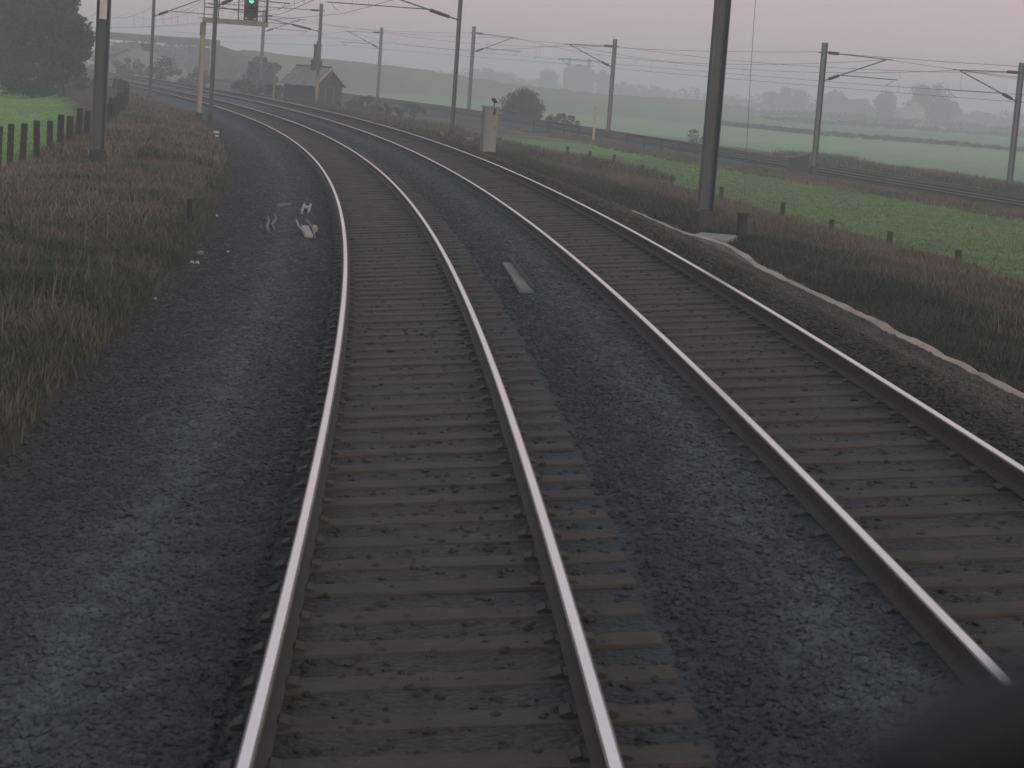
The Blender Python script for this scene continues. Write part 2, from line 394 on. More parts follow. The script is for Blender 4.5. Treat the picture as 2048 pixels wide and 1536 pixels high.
    bp = t.nodes.new('ShaderNodeBump'); bp.inputs['Distance'].default_value = .03; bp.inputs['Strength'].default_value = .8; bp.invert = True
    t.links.new(vo.outputs['Distance'], bp.inputs['Height']); t.links.new(bp.outputs[0], b.inputs['Normal'])
    return m
WARM = (.040, .034, .028); COOL = (.0335, .0425, .0455)
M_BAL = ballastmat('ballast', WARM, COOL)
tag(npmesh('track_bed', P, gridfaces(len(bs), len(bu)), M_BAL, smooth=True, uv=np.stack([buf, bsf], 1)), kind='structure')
# loose stones lying proud of the bed
def stones(name, n, smin, smax, ulo, uhi, size, m, prof, frame):
    ico = np.array([(0, 0, 1), (.9, 0, .35), (.28, .85, .35), (-.72, .53, .35), (-.72, -.53, .35), (.28, -.85, .35), (.72, .53, -.4), (-.28, .85, -.4), (-.9, 0, -.4), (-.28, -.85, -.4), (.72, -.53, -.4), (0, 0, -1)])
    fa = np.array([(0, 1, 2), (0, 2, 3), (0, 3, 4), (0, 4, 5), (0, 5, 1), (1, 6, 2), (2, 7, 3), (3, 8, 4), (4, 9, 5), (5, 10, 1), (6, 7, 2), (7, 8, 3), (8, 9, 4), (9, 10, 5), (10, 6, 1)])
    s = smin + (smax-smin)*rng.random(n)**2.3; u = rng.uniform(ulo, uhi, n)
    keep = np.ones(n, bool)
    for c in (-.7525, .7525, TRACK2-.7525, TRACK2+.7525): keep &= np.abs(u-c) > .13
    for a_, b_ in ((-.88, 1.28), (TRACK2-.95, TRACK2+.98)): keep &= ~((u > a_) & (u < b_) & (rng.random(n) < .93))
    s, u = s[keep], u[keep]; n = len(s)
    Q = frame(s, u); Q[:, 2] = prof(Q[:, 0], Q[:, 1], u) + .002
    V = ico[None]*(1+rng.uniform(-.3, .3, (n, 12, 1)))*(size*rng.uniform(.6, 1.35, (n, 1, 1)))*np.array([1, 1, .7])*(1+rng.uniform(-.3, .3, (n, 1, 3)))
    a = rng.uniform(0, 6.28, n); ca_, sa = np.cos(a), np.sin(a)
    V = np.stack([V[..., 0]*ca_[:, None]-V[..., 1]*sa[:, None], V[..., 0]*sa[:, None]+V[..., 1]*ca_[:, None], V[..., 2]], -1) + Q[:, None]
    F = (np.arange(n)[:, None, None]*12 + fa[None]).reshape(-1, 3)
    return npmesh(name, V.reshape(-1, 3), F, m, uv=np.repeat(np.stack([u, s], 1), 12, 0))
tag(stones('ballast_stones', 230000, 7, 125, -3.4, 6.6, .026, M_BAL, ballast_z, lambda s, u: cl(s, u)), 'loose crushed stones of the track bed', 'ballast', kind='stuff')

# branch bed
bv = np.arange(-5.2, 5.25, .4); bs2 = np.arange(0, BL[-1, 0], 1.0); BV, BS2 = np.meshgrid(bv, bs2)
P = bl(BS2.ravel(), BV.ravel()); v_ = np.abs(BV.ravel()); P[:, 2] += np.interp(v_, [0, 3.4, 4.2, 5.2], [-.2, -.22, -.5, -1.1]) + (fnoise(P[:, 0], P[:, 1], .8, 31, 2)-.5)*.05
M_BAL2 = ballastmat('branch_ballast', (.035, .034, .034), (.04, .042, .044), True)
tag(npmesh('branch_track_bed', P, gridfaces(len(bs2), len(bv)), M_BAL2, smooth=True, uv=np.stack([BV.ravel(), BS2.ravel()], 1)), kind='structure')

# ------------------------------------------------------------------ tracks
M_RUST = mat('rusty_rail_side', (.020, .015, .012), (.042, .028, .020), 9, .8)
M_RAILTOP = mat('polished_rail_head', (.80, .745, .72), (.90, .84, .81), 2, .24, 1.0, stretch=(1, .2, 1))
M_SLEEP = mat('dusty_sleeper', (.033, .025, .018), (.056, .043, .031), 4, .9, bump=.5, bscale=18)
M_SLEEP2 = mat('brown_sleeper', (.031, .023, .016), (.056, .042, .029), 4, .9, bump=.5, bscale=18)
M_RAILEDGE = mat('worn_rail_edge', (.16, .13, .115), (.24, .20, .18), 5, .55, .6)
RP = [(-.035, 0), (-.035, -.030), (-.012, -.045), (-.009, -.125), (-.065, -.145), (-.065, -.159), (.065, -.159), (.065, -.145), (.009, -.125), (.012, -.045), (.035, -.030), (.035, 0), (.024, .004), (-.024, .004)]
def rail(parent, frame, off, smax, cant, zoff, smin=-6):
    ss = np.r_[np.arange(smin, 120, .5), np.arange(120, smax, 1.0)]; n = len(RP); c, s_ = math.cos(cant), math.sin(cant)
    V = []
    for a, b_ in RP: V.append(frame(ss, off*c + a*c - b_*s_) + np.array([0, 0, 1])*(zoff + off*s_ + a*s_ + b_*c))
    V = np.stack(V, 1).reshape(-1, 3)
    i = np.arange(len(ss)-1)[:, None]*n; k = np.arange(n)[None]; k2 = (k+1) % n
    F = np.stack([i+k, i+k2, i+n+k2, i+n+k], -1).reshape(-1, 4)
    o = npmesh('rail', V, F, M_RUST, parent); o.data.materials.append(M_RAILTOP); o.data.materials.append(M_RAILEDGE)
    mi = np.tile(np.array([1 if q == 12 else (2 if q in (11, 13, 10) else 0) for q in range(n)], np.int32), len(ss)-1); o.data.polygons.foreach_set('material_index', mi)
    return o
def sleeper_mb(mb, frame, s, off, cant, zoff, L=2.5, wd=.26):
    P = frame(s, off*1.0); h_ = head(s) if frame is cl_xyz else float(np.interp(s, BL[:, 0], BL[:, 3]))
    M = Matrix.Rotation(-h_, 4, 'Z') @ Matrix.Rotation(-cant, 4, 'Y')
    n0 = len(mb.v); mb.cbox((0, 0, 0), (L, wd, .14), .015)
    for i in range(n0, len(mb.v)):
        q = M @ Vector(mb.v[i]); mb.v[i] = (q[0]+P[0], q[1]+P[1], q[2]+P[2]+zoff)
def cl_xyz(s, u): return cl(s, u)
def bl_xyz(s, u): return bl(s, u)
def make_track(label, off, frame, cant, zoff, smax, m, n_single, spacing=.61, start=6.0, smin=-6, group=None):
    t = thing('railway_track', label, 'railway track', (0, 0, 0), 0, group)
    for o_ in (-.7525, .7525):
        rail(t, lambda s, u, o=off: frame(s, u+o), o_, smax, cant, zoff, smin)
    s = start; k = 0; rest = MB()
    while s < smax-2 and s < 230:
        mb = MB() if k < n_single else rest
        sleeper_mb(mb, frame, s, off + random.uniform(-.02, .02), -cant if False else cant, zoff-.159-.075+random.uniform(-.006, .006))
        if k < n_single:
            so_ = mb.build('sleeper', m, t)
            if k < 42:
                for sg in (-1, 1):
                    c_ = MB(); p_ = frame(s, off + sg*.7525*math.cos(cant)); a_ = float(np.interp(s, CL[:, 0], CL[:, 3]))
                    pr_ = [(-.135, 0), (-.135, .018), (-.085, .032), (-.072, .02), (.072, .02), (.085, .032), (.135, .018), (.135, 0)]
                    c_.add([(a, y_, b-.024) for y_ in (-.065, .065) for a, b in pr_], [(7, 6, 5, 4, 3, 2, 1, 0), tuple(range(8, 16))] + [(q, (q+1) % 8, 8+(q+1) % 8, 8+q) for q in range(8)])
                    M_ = Matrix.Translation((p_[0], p_[1], p_[2]+zoff+sg*.7525*math.sin(cant)-.142)) @ Matrix.Rotation(-a_, 4, 'Z') @ Matrix.Rotation(-cant, 4, 'Y')
                    c_.v = [tuple(M_ @ Vector(q)) for q in c_.v]; c_.build('rail_chair', M_RUST, so_)
        s += spacing; k += 1
    o = rest.build('sleeper', m, t); tag(o, kind='stuff')
    return t
make_track('near railway track on the left, running straight towards the camera with bright rails', 0, cl_xyz, CANT, 0, 330, M_SLEEP, 98)
make_track('second railway track, right of the near one, with brown sleepers and bright rails', TRACK2*math.cos(CANT), cl_xyz, CANT, TRACK2*math.sin(CANT), 330, M_SLEEP2, 98, start=10)
make_track('dark branch railway track nearest the small pasture', -1.75, bl_xyz, 0, 0, BL[-1, 0]-2, M_SLEEP, 0, start=1, smin=0, group='branch tracks')
make_track('dark branch railway track on the side of the far field', 1.75, bl_xyz, 0, 0, BL[-1, 0]-2, M_SLEEP, 0, start=1, smin=0, group='branch tracks')

# ------------------------------------------------------------------ masts and overhead line
M_STEEL = mat('weathered_steel', (.058, .072, .080), (.088, .104, .113), 2.2, .7, 0, stretch=(1, 1, .25))
M_STEEL_L = mat('galvanised_steel', (.09, .105, .11), (.13, .15, .155), 2, .6, 0, stretch=(1, 1, .3))
M_DARK = mat('dark_steel', (.022, .024, .026), (.035, .036, .038), 4, .7)
M_INS = mat('brown_insulator', (.035, .022, .020), (.06, .035, .03), 8, .35)
M_CONC = mat('concrete', (.20, .19, .17), (.30, .28, .25), 3, .9, bump=.3)
M_PLATE = mat('white_plate', (.40, .40, .38), (.50, .50, .47), 4, .7)
M_WIRE = mat('copper_wire', (.045, .046, .045), (.06, .06, .058), 4, .6)
M_YEL = mat('yellow_paint', (.42, .30, .06), (.54, .38, .08), 5, .7)
M_YELD = mat('faded_yellow_paint', (.20, .145, .05), (.28, .20, .07), 4, .8)

def insulator(mb, a, b):
    a, b = Vector(a), Vector(b); pts = []; rad = []
    n = 7
    for i in range(n*2+1):
        pts.append(a.lerp(b, i/(n*2))); rad.append(.105 if i % 2 else .075)
    mb.tube(pts, rad, 8)
def mast(base, ztop, label, wd, dp, arm=0.0, arm_dir=1, heading=0.0, arm_zs=None, reg=0, material=None, plate=False, yellow=False, footing='dark', base_box=.5, tubes=True, group='overhead line masts'):
    """arm: length to the messenger, measured along +x local; arm_dir +1/-1"""
    t = thing('overhead_line_mast', label, 'railway mast', base, -heading, group)
    H = ztop-base[2]; m = material or M_STEEL
    MB().hbeam((0, 0, -.3), (0, 0, H), wd, dp, .022).build('post', m, t)
    if footing:
        MB().cbox((0, 0, .0), (wd*1.18, dp*1.25, base_box*2), .03).build('footing', M_DARK if footing == 'dark' else M_CONC, t)
    if yellow: MB().box((0, -dp/2-.012, 1.35), (wd*.9, .02, 2.1)).build('yellow_band', M_YELD, t)
    if plate: MB().box((0, -dp/2-.02, plate), (.20, .012, .52)).build('number_plate', M_PLATE, t)
    if arm:
        d = arm_dir; zt, zd, zr = arm_zs            # heights of top tube, strut foot, registration tube above base
        q0 = (d*(wd/2), 0, zt); q1 = (d*arm, 0, zt-.12)
        ins = MB(); insulator(ins, (d*(wd/2+.12), 0, zt-.004), (d*(wd/2+.75), 0, zt-.02)); ins.build('insulator', M_INS, t)
        MB().tube([q0, (d*(arm+.35), 0, zt-.135)], .030, 8).build('top_tube', M_STEEL, t)
        s0 = Vector((d*(wd/2), 0, zd)); s1 = Vector((d*(arm-.05), 0, zt-.15))
        MB().tube([s0, s1], .036, 8).build('diagonal_strut', M_STEEL, t)
        ins = MB(); insulator(ins, s0.lerp(s1, .07), s0.lerp(s1, .24)); ins.build('insulator', M_INS, t)
        f = (zr-zd)/(s1.z-zd); j = s0.lerp(s1, f)
        if reg:
            MB().tube([j, (d*reg, 0, zr-.03)], .026, 8).build('registration_tube', M_STEEL, t)
            MB().tube([(d*(reg-.25), 0, zr-.04), (d*(reg-.25), 0, zr-.16), (d*(arm), 0, zr-.42)], .014, 6).build('steady_arm', M_STEEL, t)
        MB().box((d*wd/2, 0, zt), (.05, dp*.8, .16)).box((d*wd/2, 0, zd), (.05, dp*.8, .16)).box((-d*(wd/2+.08), 0, zt-.02), (.16, .08, .08)).build('bracket', M_DARK, t)
    return t
CW, MW = 5.15, 6.75     # contact and messenger height above rail

def main_mast(px, py, label, track_u, wd, dp, z=-.42, **kw):
    B = at(px, py, z); s, u = nearest(B[None, :2], CL); s, u = float(s[0]), float(u[0])
    zrail = TC*(0 if track_u == 0 else TRACK2)
    arm = abs(track_u-u); d = 1 if track_u > u else -1
    b = (B[0], B[1], B[2]); off = zrail-z
    return s, mast(b, 7.55+zrail, label, wd, dp, arm, d, head(s), (MW+.25+off, CW+.15+off, CW+.55+off), arm+.6, **kw)
L_M = [main_mast(195, 335, 'thick near mast at the left by the timber fence, with a pale plate', 0, .36, .36, plate=4.25, z=-.38),
       main_mast(420, 250, 'thin dark mast standing just right of the pale signal post', 0, .2, .2),
       main_mast(299, 205, 'slim distant mast between the near left mast and the signal post', 0, .2, .2)]
R_M = [main_mast(1407, 462, 'thick near mast right of the tracks, on a pale concrete slab by the cess edge', TRACK2, .34, .34, z=-.47),
       main_mast(903, 277, 'tall thin mast left of the pale trackside cabinet', TRACK2, .19, .19, z=-.42),
       main_mast(632, 210, 'mast with a yellow band at its foot, in front of the brick hut', TRACK2, .24, .24, z=-.42, yellow=True)]
far_sup = [(182, -3.2, 0, 1), (225, -3.2, 0, 1)]
for s_, u_, tu, d_ in far_sup[1:]:
    pass
# branch masts: pixel, distance, top pixel y, side(+1 arm to the right)
BM = [(1627, 340, 118, 85, 1, 'grey branch mast right of the dark green box, its arm pointing right'),
      (2017, 385, 121, 125, -1, 'grey branch mast at the right edge of the photo, its arm pointing left'),
      (1216, 268, 166, 78, -1, 'branch mast beside the yellow marker post, its arm pointing left'),
      (937, 225, 188, 53, 1, 'branch mast between the tall thin mast and the round bush, its arm pointing right'),
      (755, 195, 226, 55, -1, 'branch mast standing alone right of the brick hut, its arm pointing left'),
      (521, 165, 210, 20, 1, 'branch mast left of the brick hut, rising behind the signal cage')]
BSUP = {1: [], -1: []}
for px, py, dist, ty, d, lab in BM:
    B = atd(px, py, dist); zt = atd(px+ (py-ty)*.072, ty, dist)[2]; H = zt-B[2]
    sb, v = nearest(B[None, :2], BL); sb = float(sb[0]); v = float(v[0]); hd = float(np.interp(sb, BL[:, 0], BL[:, 3]))
    L = 3.9
    mast((B[0], B[1], B[2]), zt, lab, .27, .27, L, d, hd if d > 0 else hd, (H*.925, H*.705, H*.757), L+.75, material=M_STEEL_L, footing='dark', base_box=.25, group='branch line masts')
    hp = (B[0]+d*L*math.cos(hd), B[1]-d*L*math.sin(hd))
    BSUP[d].append((hp[0], hp[1], B[2]+H*.925-.13, B[2]+H*.757-.42, B[0]-d*.35*math.cos(hd), B[1]+d*.35*math.sin(hd), B[2]+H*.925))

def wire_pts(a, b, sag, n=14):
    a, b = np.array(a), np.array(b); return [tuple(a+(b-a)*k/n - np.array([0, 0, sag*4*(k/n)*(1-k/n)])) for k in range(n+1)]
def catenary(label, sup, group, ext=True):
    """sup: list of (x,y,z_messenger,z_contact) in order"""
    t = thing('overhead_wire', label, 'overhead wire', sup[0][:2]+(0,), 0, group)
    ox, oy = sup[0][0], sup[0][1]
    sh = lambda pts: [(p[0]-ox, p[1]-oy, p[2]) for p in pts]
    mw, cw = [], []; drop = []
    for a, b in zip(sup[:-1], sup[1:]):
        span = math.hypot(a[0]-b[0], a[1]-b[1]); sag = min(1.1, span*.017)
        m_ = wire_pts((a[0], a[1], a[2]), (b[0], b[1], b[2]), sag, 18); c_ = wire_pts((a[0], a[1], a[3]), (b[0], b[1], b[3]), .04, 18)
        mw += m_[:-1]; cw += c_[:-1]
        for k in (2, 5, 8, 10, 13, 16): drop.append((c_[k], m_[k]))
    mw.append(sup[-1][:2]+(sup[-1][2],)); cw.append(sup[-1][:2]+(sup[-1][3],))
    MB().tube(sh(mw), .012, 5).build('messenger_wire', M_WIRE, t); MB().tube(sh(cw), .011, 5).build('contact_wire', M_WIRE, t)
    for a, b in drop: MB().tube(sh([a, b]), .005, 4).build('dropper', M_WIRE, t)
def csup(s, u, stag=0):
    p = cl(s, u+stag); zr = TC*u; return (float(p[0]), float(p[1]), MW+zr, CW+zr)
catenary('overhead wires above the near track', [csup(s, 0, g) for s, g in ((14, .2), (L_M[0][0], -.2), (L_M[1][0], .2), (L_M[2][0], -.2), (182, .2), (224, -.2), (266, .2), (306, 0))], 'main line wires')
catenary('overhead wires above the second track', [csup(s, TRACK2, g) for s, g in ((8, .2), (R_M[0][0], -.2), (R_M[1][0], .2), (R_M[2][0], -.2), (228, .2), (282, 0), (306, 0))], 'main line wires')
for d, nm in ((1, 'overhead wires above the branch track nearest the small pasture'), (-1, 'overhead wires above the branch track by the far field')):
    S_ = sorted(BSUP[d], key=lambda q: q[1]); a, b = S_[0], S_[1]
    k = [(a[0]*2-b[0]+2, a[1]*2-b[1], a[2]-.3, a[3]-.3)] + [q[:4] for q in S_]
    e_ = bl(min(BL[-1, 0]-4, 300), -d*1.75, 0); k.append((float(e_[0]), float(e_[1]), MW, CW))
    catenary(nm, k, 'branch line wires')
    # return conductor hung behind the masts
    pts = []
    k2 = [(a[4]*2-b[4]+2, a[5]*2-b[5], a[6]-.3)] + [(q[4], q[5], q[6]) for q in S_]
    for p, q in zip(k2[:-1], k2[1:]): pts += wire_pts(p, q, .5, 12)[:-1]
    pts.append(k2[-1])
    o = MB().tube(pts, .012, 5).build('return_conductor', M_WIRE)
    tag(o, 'single return wire strung behind the branch masts ' + ('nearest the pasture' if d > 0 else 'beside the far field'), 'wire', 'return wires')

# ------------------------------------------------------------------ signal on its cantilever post
B = at(397, 245, -.42); dist = math.hypot(B[0], B[1]); hd = math.atan2(B[0], B[1])
t = thing('railway_signal', 'pale signal post with a cantilever platform carrying a green lit signal', 'railway signal', tuple(B), -hd)
M_CREAM = mat('cream_paint', (.26, .235, .20), (.34, .31, .265), 1.5, .75, stretch=(1, 1, .3))
M_GREYP = mat('grey_deck_paint', (.17, .17, .155), (.24, .235, .21), 3, .8)
ppm = PF/dist
def sx(px): return (px-403)/ppm
zb_ = 2.7664 + (117.5-49)/ppm - B[2]           # underside of platform
MB().tube([(0, 0, -.2), (0, 0, .5)], .17, 14).build('footing', M_DARK, t)
MB().tube([(0, 0, .3), (0, 0, zb_-.45)], .125, 14).tube([(0, 0, zb_-.5), (0, 0, zb_)], .135, 14).build('post', M_CREAM, t)
MB().tube([(0, -.01, zb_-.62), (0, -.01, zb_-.05)], .145, 14).build('post_collar', M_GREYP, t)
MB().cbox((sx(465), 0, zb_+.13), (sx(529)-sx(402), .75, .24), .02).build('platform', M_GREYP, t)
cg = MB()
for yy in (-.36, .36):
    for px in (404, 432, 470, 525): cg.tube([(sx(px), yy, zb_+.2), (sx(px), yy, zb_+1.45)], .022 if px != 525 else .045, 6)
    for zz in (.75, 1.43): cg.tube([(sx(404), yy, zb_+zz), (sx(525), yy, zb_+zz)], .02, 6)
cg.build('guard_rail', M_DARK, t)
ld = MB()
for px in (512, 519): ld.tube([(sx(px), -.42, zb_+.2), (sx(px), -.42, zb_+1.4)], .014, 6)
for k_ in range(7): ld.tube([(sx(512), -.42, zb_+.28+k_*.16), (sx(519), -.42, zb_+.28+k_*.16)], .01, 5)
ld.build('ladder', M_PLATE, t)
hd_ = MB(); hx = sx(494); hz0 = zb_+.26
hd_.cbox((hx, -.1, hz0+.85), (.70, .24, 1.70), .05); hd = hd_.build('signal_head', mat('black_signal_backboard', (.014, .017, .019), (.022, .026, .028), 3, .6), t)
M_G = bpy.data.materials.new('green_lamp'); M_G.use_nodes = True; gb = M_G.node_tree.nodes['Principled BSDF']; gb.inputs['Base Color'].default_value = (.05, .6, .35, 1)
gb.inputs['Emission Color'].default_value = (.07, 1.0, .47, 1); gb.inputs['Emission Strength'].default_value = 1.6
zl = (CAMH + (123.9-7)/ppm) - B[2]
def disc(mb, c, r, y0, y1, n=20):
    mb.tube([(c[0], y0, c[1]), (c[0], y1, c[1])], r, n)
d_ = MB(); disc(d_, (hx, zl), .125, -.225, -.25); d_.build('lit_lamp', M_G, hd)
d_ = MB(); disc(d_, (hx, zl+.42), .105, -.222, -.24); disc(d_, (hx, zl-.42), .105, -.222, -.24); d_.build('unlit_lens', M_DARK, hd)
for zz in (zl, zl+.42, zl-.42):
    hv = MB(); n = 12; vs = []
    for y_ in (-.22, -.42):
        for k_ in range(n+1):
            a = math.pi*(.0 + k_/n); rr = .145 if y_ > -.3 else .14
            vs.append((hx+rr*math.cos(a), y_, zz+rr*math.sin(a))); vs.append((hx+(rr+.012)*math.cos(a), y_, zz+(rr+.012)*math.sin(a)))
    m2 = (n+1)*2; fs = []
    for k_ in range(n):
        fs += [(2*k_, 2*k_+2, m2+2*k_+2, m2+2*k_), (2*k_+1, m2+2*k_+1, m2+2*k_+3, 2*k_+3)]
    hv.add(vs, fs); hv.build('lamp_hood', M_DARK, hd)
for px in (485, 502): MB().cbox((sx(px), -.24, hz0+.09), (.13, .04, .07), .01).build('white_clip', M_PLATE, hd)

# ------------------------------------------------------------------ plain brick hut
HB = atd(628, 205, 176); HZ = gz(HB[0], HB[1])
M_BRICK = None
def brickmat(name, a, b_, mo, sc=1.0):
    m, t, b = newmat(name); b.inputs['Roughness'].default_value = .9
    tcn = t.nodes.new('ShaderNodeTexCoord'); mp = t.nodes.new('ShaderNodeMapping'); t.links.new(tcn.outputs['Object'], mp.inputs[0]); mp.inputs['Rotation'].default_value = (R(90), 0, 0)
    bk = t.nodes.new('ShaderNodeTexBrick'); bk.inputs['Scale'].default_value = 4*sc; bk.inputs['Color1'].default_value = (*a, 1); bk.inputs['Color2'].default_value = (*b_, 1); bk.inputs['Mortar'].default_value = (*mo, 1)
    bk.inputs['Mortar Size'].default_value = .012; t.links.new(mp.outputs[0], bk.inputs['Vector']); t.links.new(bk.outputs[0], b.inputs['Base Color'])
    return m
M_BRICK = brickmat('sooty_brick', (.040, .034, .034), (.058, .046, .044), (.06, .056, .052))
M_SLATE = mat('slate_roof', (.14, .12, .125), (.24, .205, .20), 1.6, .7, bump=.3, bscale=6)
M_BARGE = mat('weathered_bargeboard', (.30, .245, .20), (.40, .33, .27), 3, .8)
M_DOOR = mat('dark_door', (.012, .02, .026), (.02, .03, .036), 3, .6)
GW, GL, EV, RG = 3.0, 4.3, 2.15, 3.42
ang = R(42)
t = thing('brick_hut', 'small dark brick trackside hut with pitched slate roof and a tall chimney', 'hut', (HB[0], HB[1], HZ), math.atan2(-HB[0], HB[1])*0 + ang)
# local: near corner at origin, gable along +x (towards right), long side along +y back-left
wb = MB()
def gable(y0, y1):
    vs = [(0, y0, -.3), (GW, y0, -.3), (GW, y0, EV), (GW/2, y0, RG), (0, y0, EV), (0, y1, -.3), (GW, y1, -.3), (GW, y1, EV), (GW/2, y1, RG), (0, y1, EV)]
    fs = [(0, 1, 2, 3, 4), (9, 8, 7, 6, 5), (0, 5, 6, 1), (1, 6, 7, 2), (2, 7, 8, 3), (3, 8, 9, 4), (4, 9, 5, 0)]
    wb.add(vs, fs)
gable(0, .22); gable(GL-.22, GL)
wb.box((.11, GL/2, (EV-.3)/2), (.22, GL-.44, EV+.3)).box((GW-.11, GL/2, (EV-.3)/2), (.22, GL-.44, EV+.3))
walls = wb.build('wall', M_BRICK, t)
rf = MB(); th_ = .10; ov = .28; sl_ = (RG-EV)/(GW/2)
for sgn in (-1, 1):
    x_e = GW/2 + sgn*(GW/2+ov); ze = EV - sl_*ov
    vs = []
    for y_ in (-ov, GL+ov):
        vs += [(GW/2, y_, RG+.02), (x_e, y_, ze+.02), (x_e, y_, ze+th_+.02), (GW/2, y_, RG+th_+.04)]
    rf.add(vs, [(0, 1, 2, 3), (7, 6, 5, 4), (0, 4, 5, 1), (1, 5, 6, 2), (2, 6, 7, 3), (3, 7, 4, 0)])
roof = rf.build('roof', M_SLATE, t)
MB().tube([(GW/2, -ov-.01, RG+.16), (GW/2, GL+ov+.01, RG+.16)], .07, 8).build('ridge', M_DARK, roof)
bg_ = MB()
for sgn in (-1, 1):
    x_e = GW/2 + sgn*(GW/2+ov+.02); ze = EV - sl_*ov
    y0, y1 = -ov-.05, -ov-.003
    vs = []
    for y_ in (y0, y1): vs += [(GW/2, y_, RG-.06), (x_e, y_, ze-.10), (x_e, y_, ze+.14), (GW/2, y_, RG+.18)]
    bg_.add(vs, [(0, 1, 2, 3), (7, 6, 5, 4), (0, 4, 5, 1), (1, 5, 6, 2), (2, 6, 7, 3), (3, 7, 4, 0)])
bg_.build('bargeboard', M_BARGE, roof)
MB().box((-ov-.03, GL/2, EV-sl_*ov+.04), (.05, GL+2*ov, .12)).build('gutter', M_BARGE, roof)
cy = GL*.42
MB().cbox((GW/2-.02, cy, RG+.25), (.78, .62, .9), .02).cbox((GW/2, cy, RG+1.2), (.5, .42, 1.5), .02).cbox((GW/2, cy, RG+1.98), (.58, .5, .12), .02).tube([(GW/2, cy, RG+2.0), (GW/2, cy, RG+2.32)], .11, 10).build('chimney', M_BRICK, roof)
dr = MB().cbox((GW*.52, -.03, .92), (.80, .05, 1.84), .01).build('door', M_DOOR, t)
MB().box((GW*.52-.44, -.045, .95), (.07, .08, 1.94)).box((GW*.52+.44, -.045, .95), (.07, .08, 1.94)).box((GW*.52, -.045, 1.93), (.95, .08, .08)).build('door_frame', M_STEEL_L, dr)
wn = MB().box((GW*.86, -.01, 1.2), (.34, .05, .6)).build('window', M_DOOR, t)
wn2 = MB().box((-.01, GL*.5, 1.2), (.05, .9, .7)).build('window', M_DOOR, t)

# ------------------------------------------------------------------ road bridge in the haze
M_BRC = mat('bridge_concrete', (.13, .14, .145), (.19, .20, .205), .6, .9)
Bd = 300
A0 = atd(402, 82, Bd); A1 = atd(60, 58, Bd+6)
t = thing('road_bridge', 'hazy concrete road bridge over the railway at the far bend', 'bridge', (A0[0], A0[1], 0), math.atan2(A1[1]-A0[1], A1[0]-A0[0]))
Lb = math.hypot(A1[0]-A0[0], A1[1]-A0[1]) + 10; zd_ = A0[2]
MB().cbox((Lb/2-1, 0, zd_-.35), (Lb+2, 8, .62), .03).build('deck', M_BRC, t)
for yy in (-3.9, 3.9): MB().cbox((Lb/2-1, yy, zd_+.12), (Lb+2, .3, .38), .03).build('parapet', M_BRC, t)
MB().cbox((.2, 0, (zd_-.9-2)/2), (1.6, 7.6, zd_-.9+2), .03).build('abutment', M_BRC, t)
MB().cbox((8.6, 0, (zd_-.9-2)/2), (1.5, 7.0, zd_-.9+2), .05).build('pier', M_BRC, t)
MB().cbox((Lb-1, 0, (zd_-.9-2)/2), (2.0, 7.6, zd_-.9+2), .03).build('abutment', M_BRC, t)
# wing wall falling to the embankment
MB().add([(-1, -4.1, -1), (-1, -3.8, -1), (-9, -4.6, -1), (-9, -4.3, -1), (-.6, -4.1, zd_), (-.6, -3.8, zd_), (-9, -4.6, zd_-2.4), (-9, -4.3, zd_-2.4)],
         [(0, 4, 6, 2), (1, 3, 7, 5), (4, 5, 7, 6), (0, 1, 5, 4), (2, 6, 7, 3)]).build('wing_wall', M_BRC, t)

# ------------------------------------------------------------------ foliage
def leaves_np(cent, n, size, rad, flat=.8, stalk=0):
    """n random quads spread through clumps; cent (k,3), rad (k,)"""
    k = rng.integers(0, len(cent), n); d = rng.normal(size=(n, 3)); d /= np.linalg.norm(d, axis=1)[:, None]
    r = rng.random(n)**.45; p = cent[k] + d*(r*rad[k])[:, None]*np.array([1, 1, flat])
    a = rng.normal(size=(n, 3)); a /= np.linalg.norm(a, axis=1)[:, None]; b = np.cross(a, rng.normal(size=(n, 3))); b /= np.linalg.norm(b, axis=1)[:, None]
    sz = size*rng.uniform(.5, 1.4, n)[:, None]
    a, b = a*sz, b*sz*.62
    V = np.stack([p-a*.5, p+b*.5, p+a*.5, p-b*.5], 1).reshape(-1, 3); F = np.arange(4*n).reshape(-1, 4)
    return V, F
M_BARK = mat('bark', (.03, .024, .018), (.05, .04, .03), 5, .95)
def tree(name, base, height, rx, label, cat, m, n=2500, leaf=.22, trunk=.25, clumps=26, squash=1.0, group=None, low=.25, seed=0, ry=None):
    g = np.random.default_rng(seed+100); base = np.array(base, float); ry = ry or rx
    t = thing(name, label, cat, tuple(base), 0, group)
    cz = height*(low+1)/2; rz_ = height*(1-low)/2
    c = []
    while len(c) < clumps:
        q = g.uniform(-1, 1, 3)
        if np.linalg.norm(q) < 1 and np.linalg.norm(q) > .35:
            c.append((q[0]*rx*.78*(1-.25*max(0, q[2])), q[1]*ry*.78, cz+q[2]*rz_*.8*squash))
    c = np.array(c); rad = g.uniform(.28, .5, clumps)*min(rx, rz_)
    V, F = leaves_np(c, n, leaf, rad)
    V[:, 2] = np.maximum(V[:, 2], .02)
    npmesh('crown', V, F, m, t)
    tb = MB(); tb.tube([(0, 0, -.3), (0, 0, height*.3), (rx*.05, 0, height*.62)], [trunk, trunk*.75, trunk*.3], 8)
    for i in range(min(7, clumps)):
        q = c[i]; tb.tube([(0, 0, height*(.15+.03*i)), (q[0]*.5, q[1]*.5, (height*.3+q[2])/2), tuple(q)], [trunk*.45, trunk*.25, trunk*.08], 6)
    tb.build('trunk' if height > 2.5 else 'stem', M_BARK, t)
    return t
M_LEAF = leafmat('dark_leaves', (.008, .018, .011), (.024, .046, .022), .5)
M_LEAFG = leafmat('green_leaves', (.020, .045, .016), (.05, .095, .03), .7)
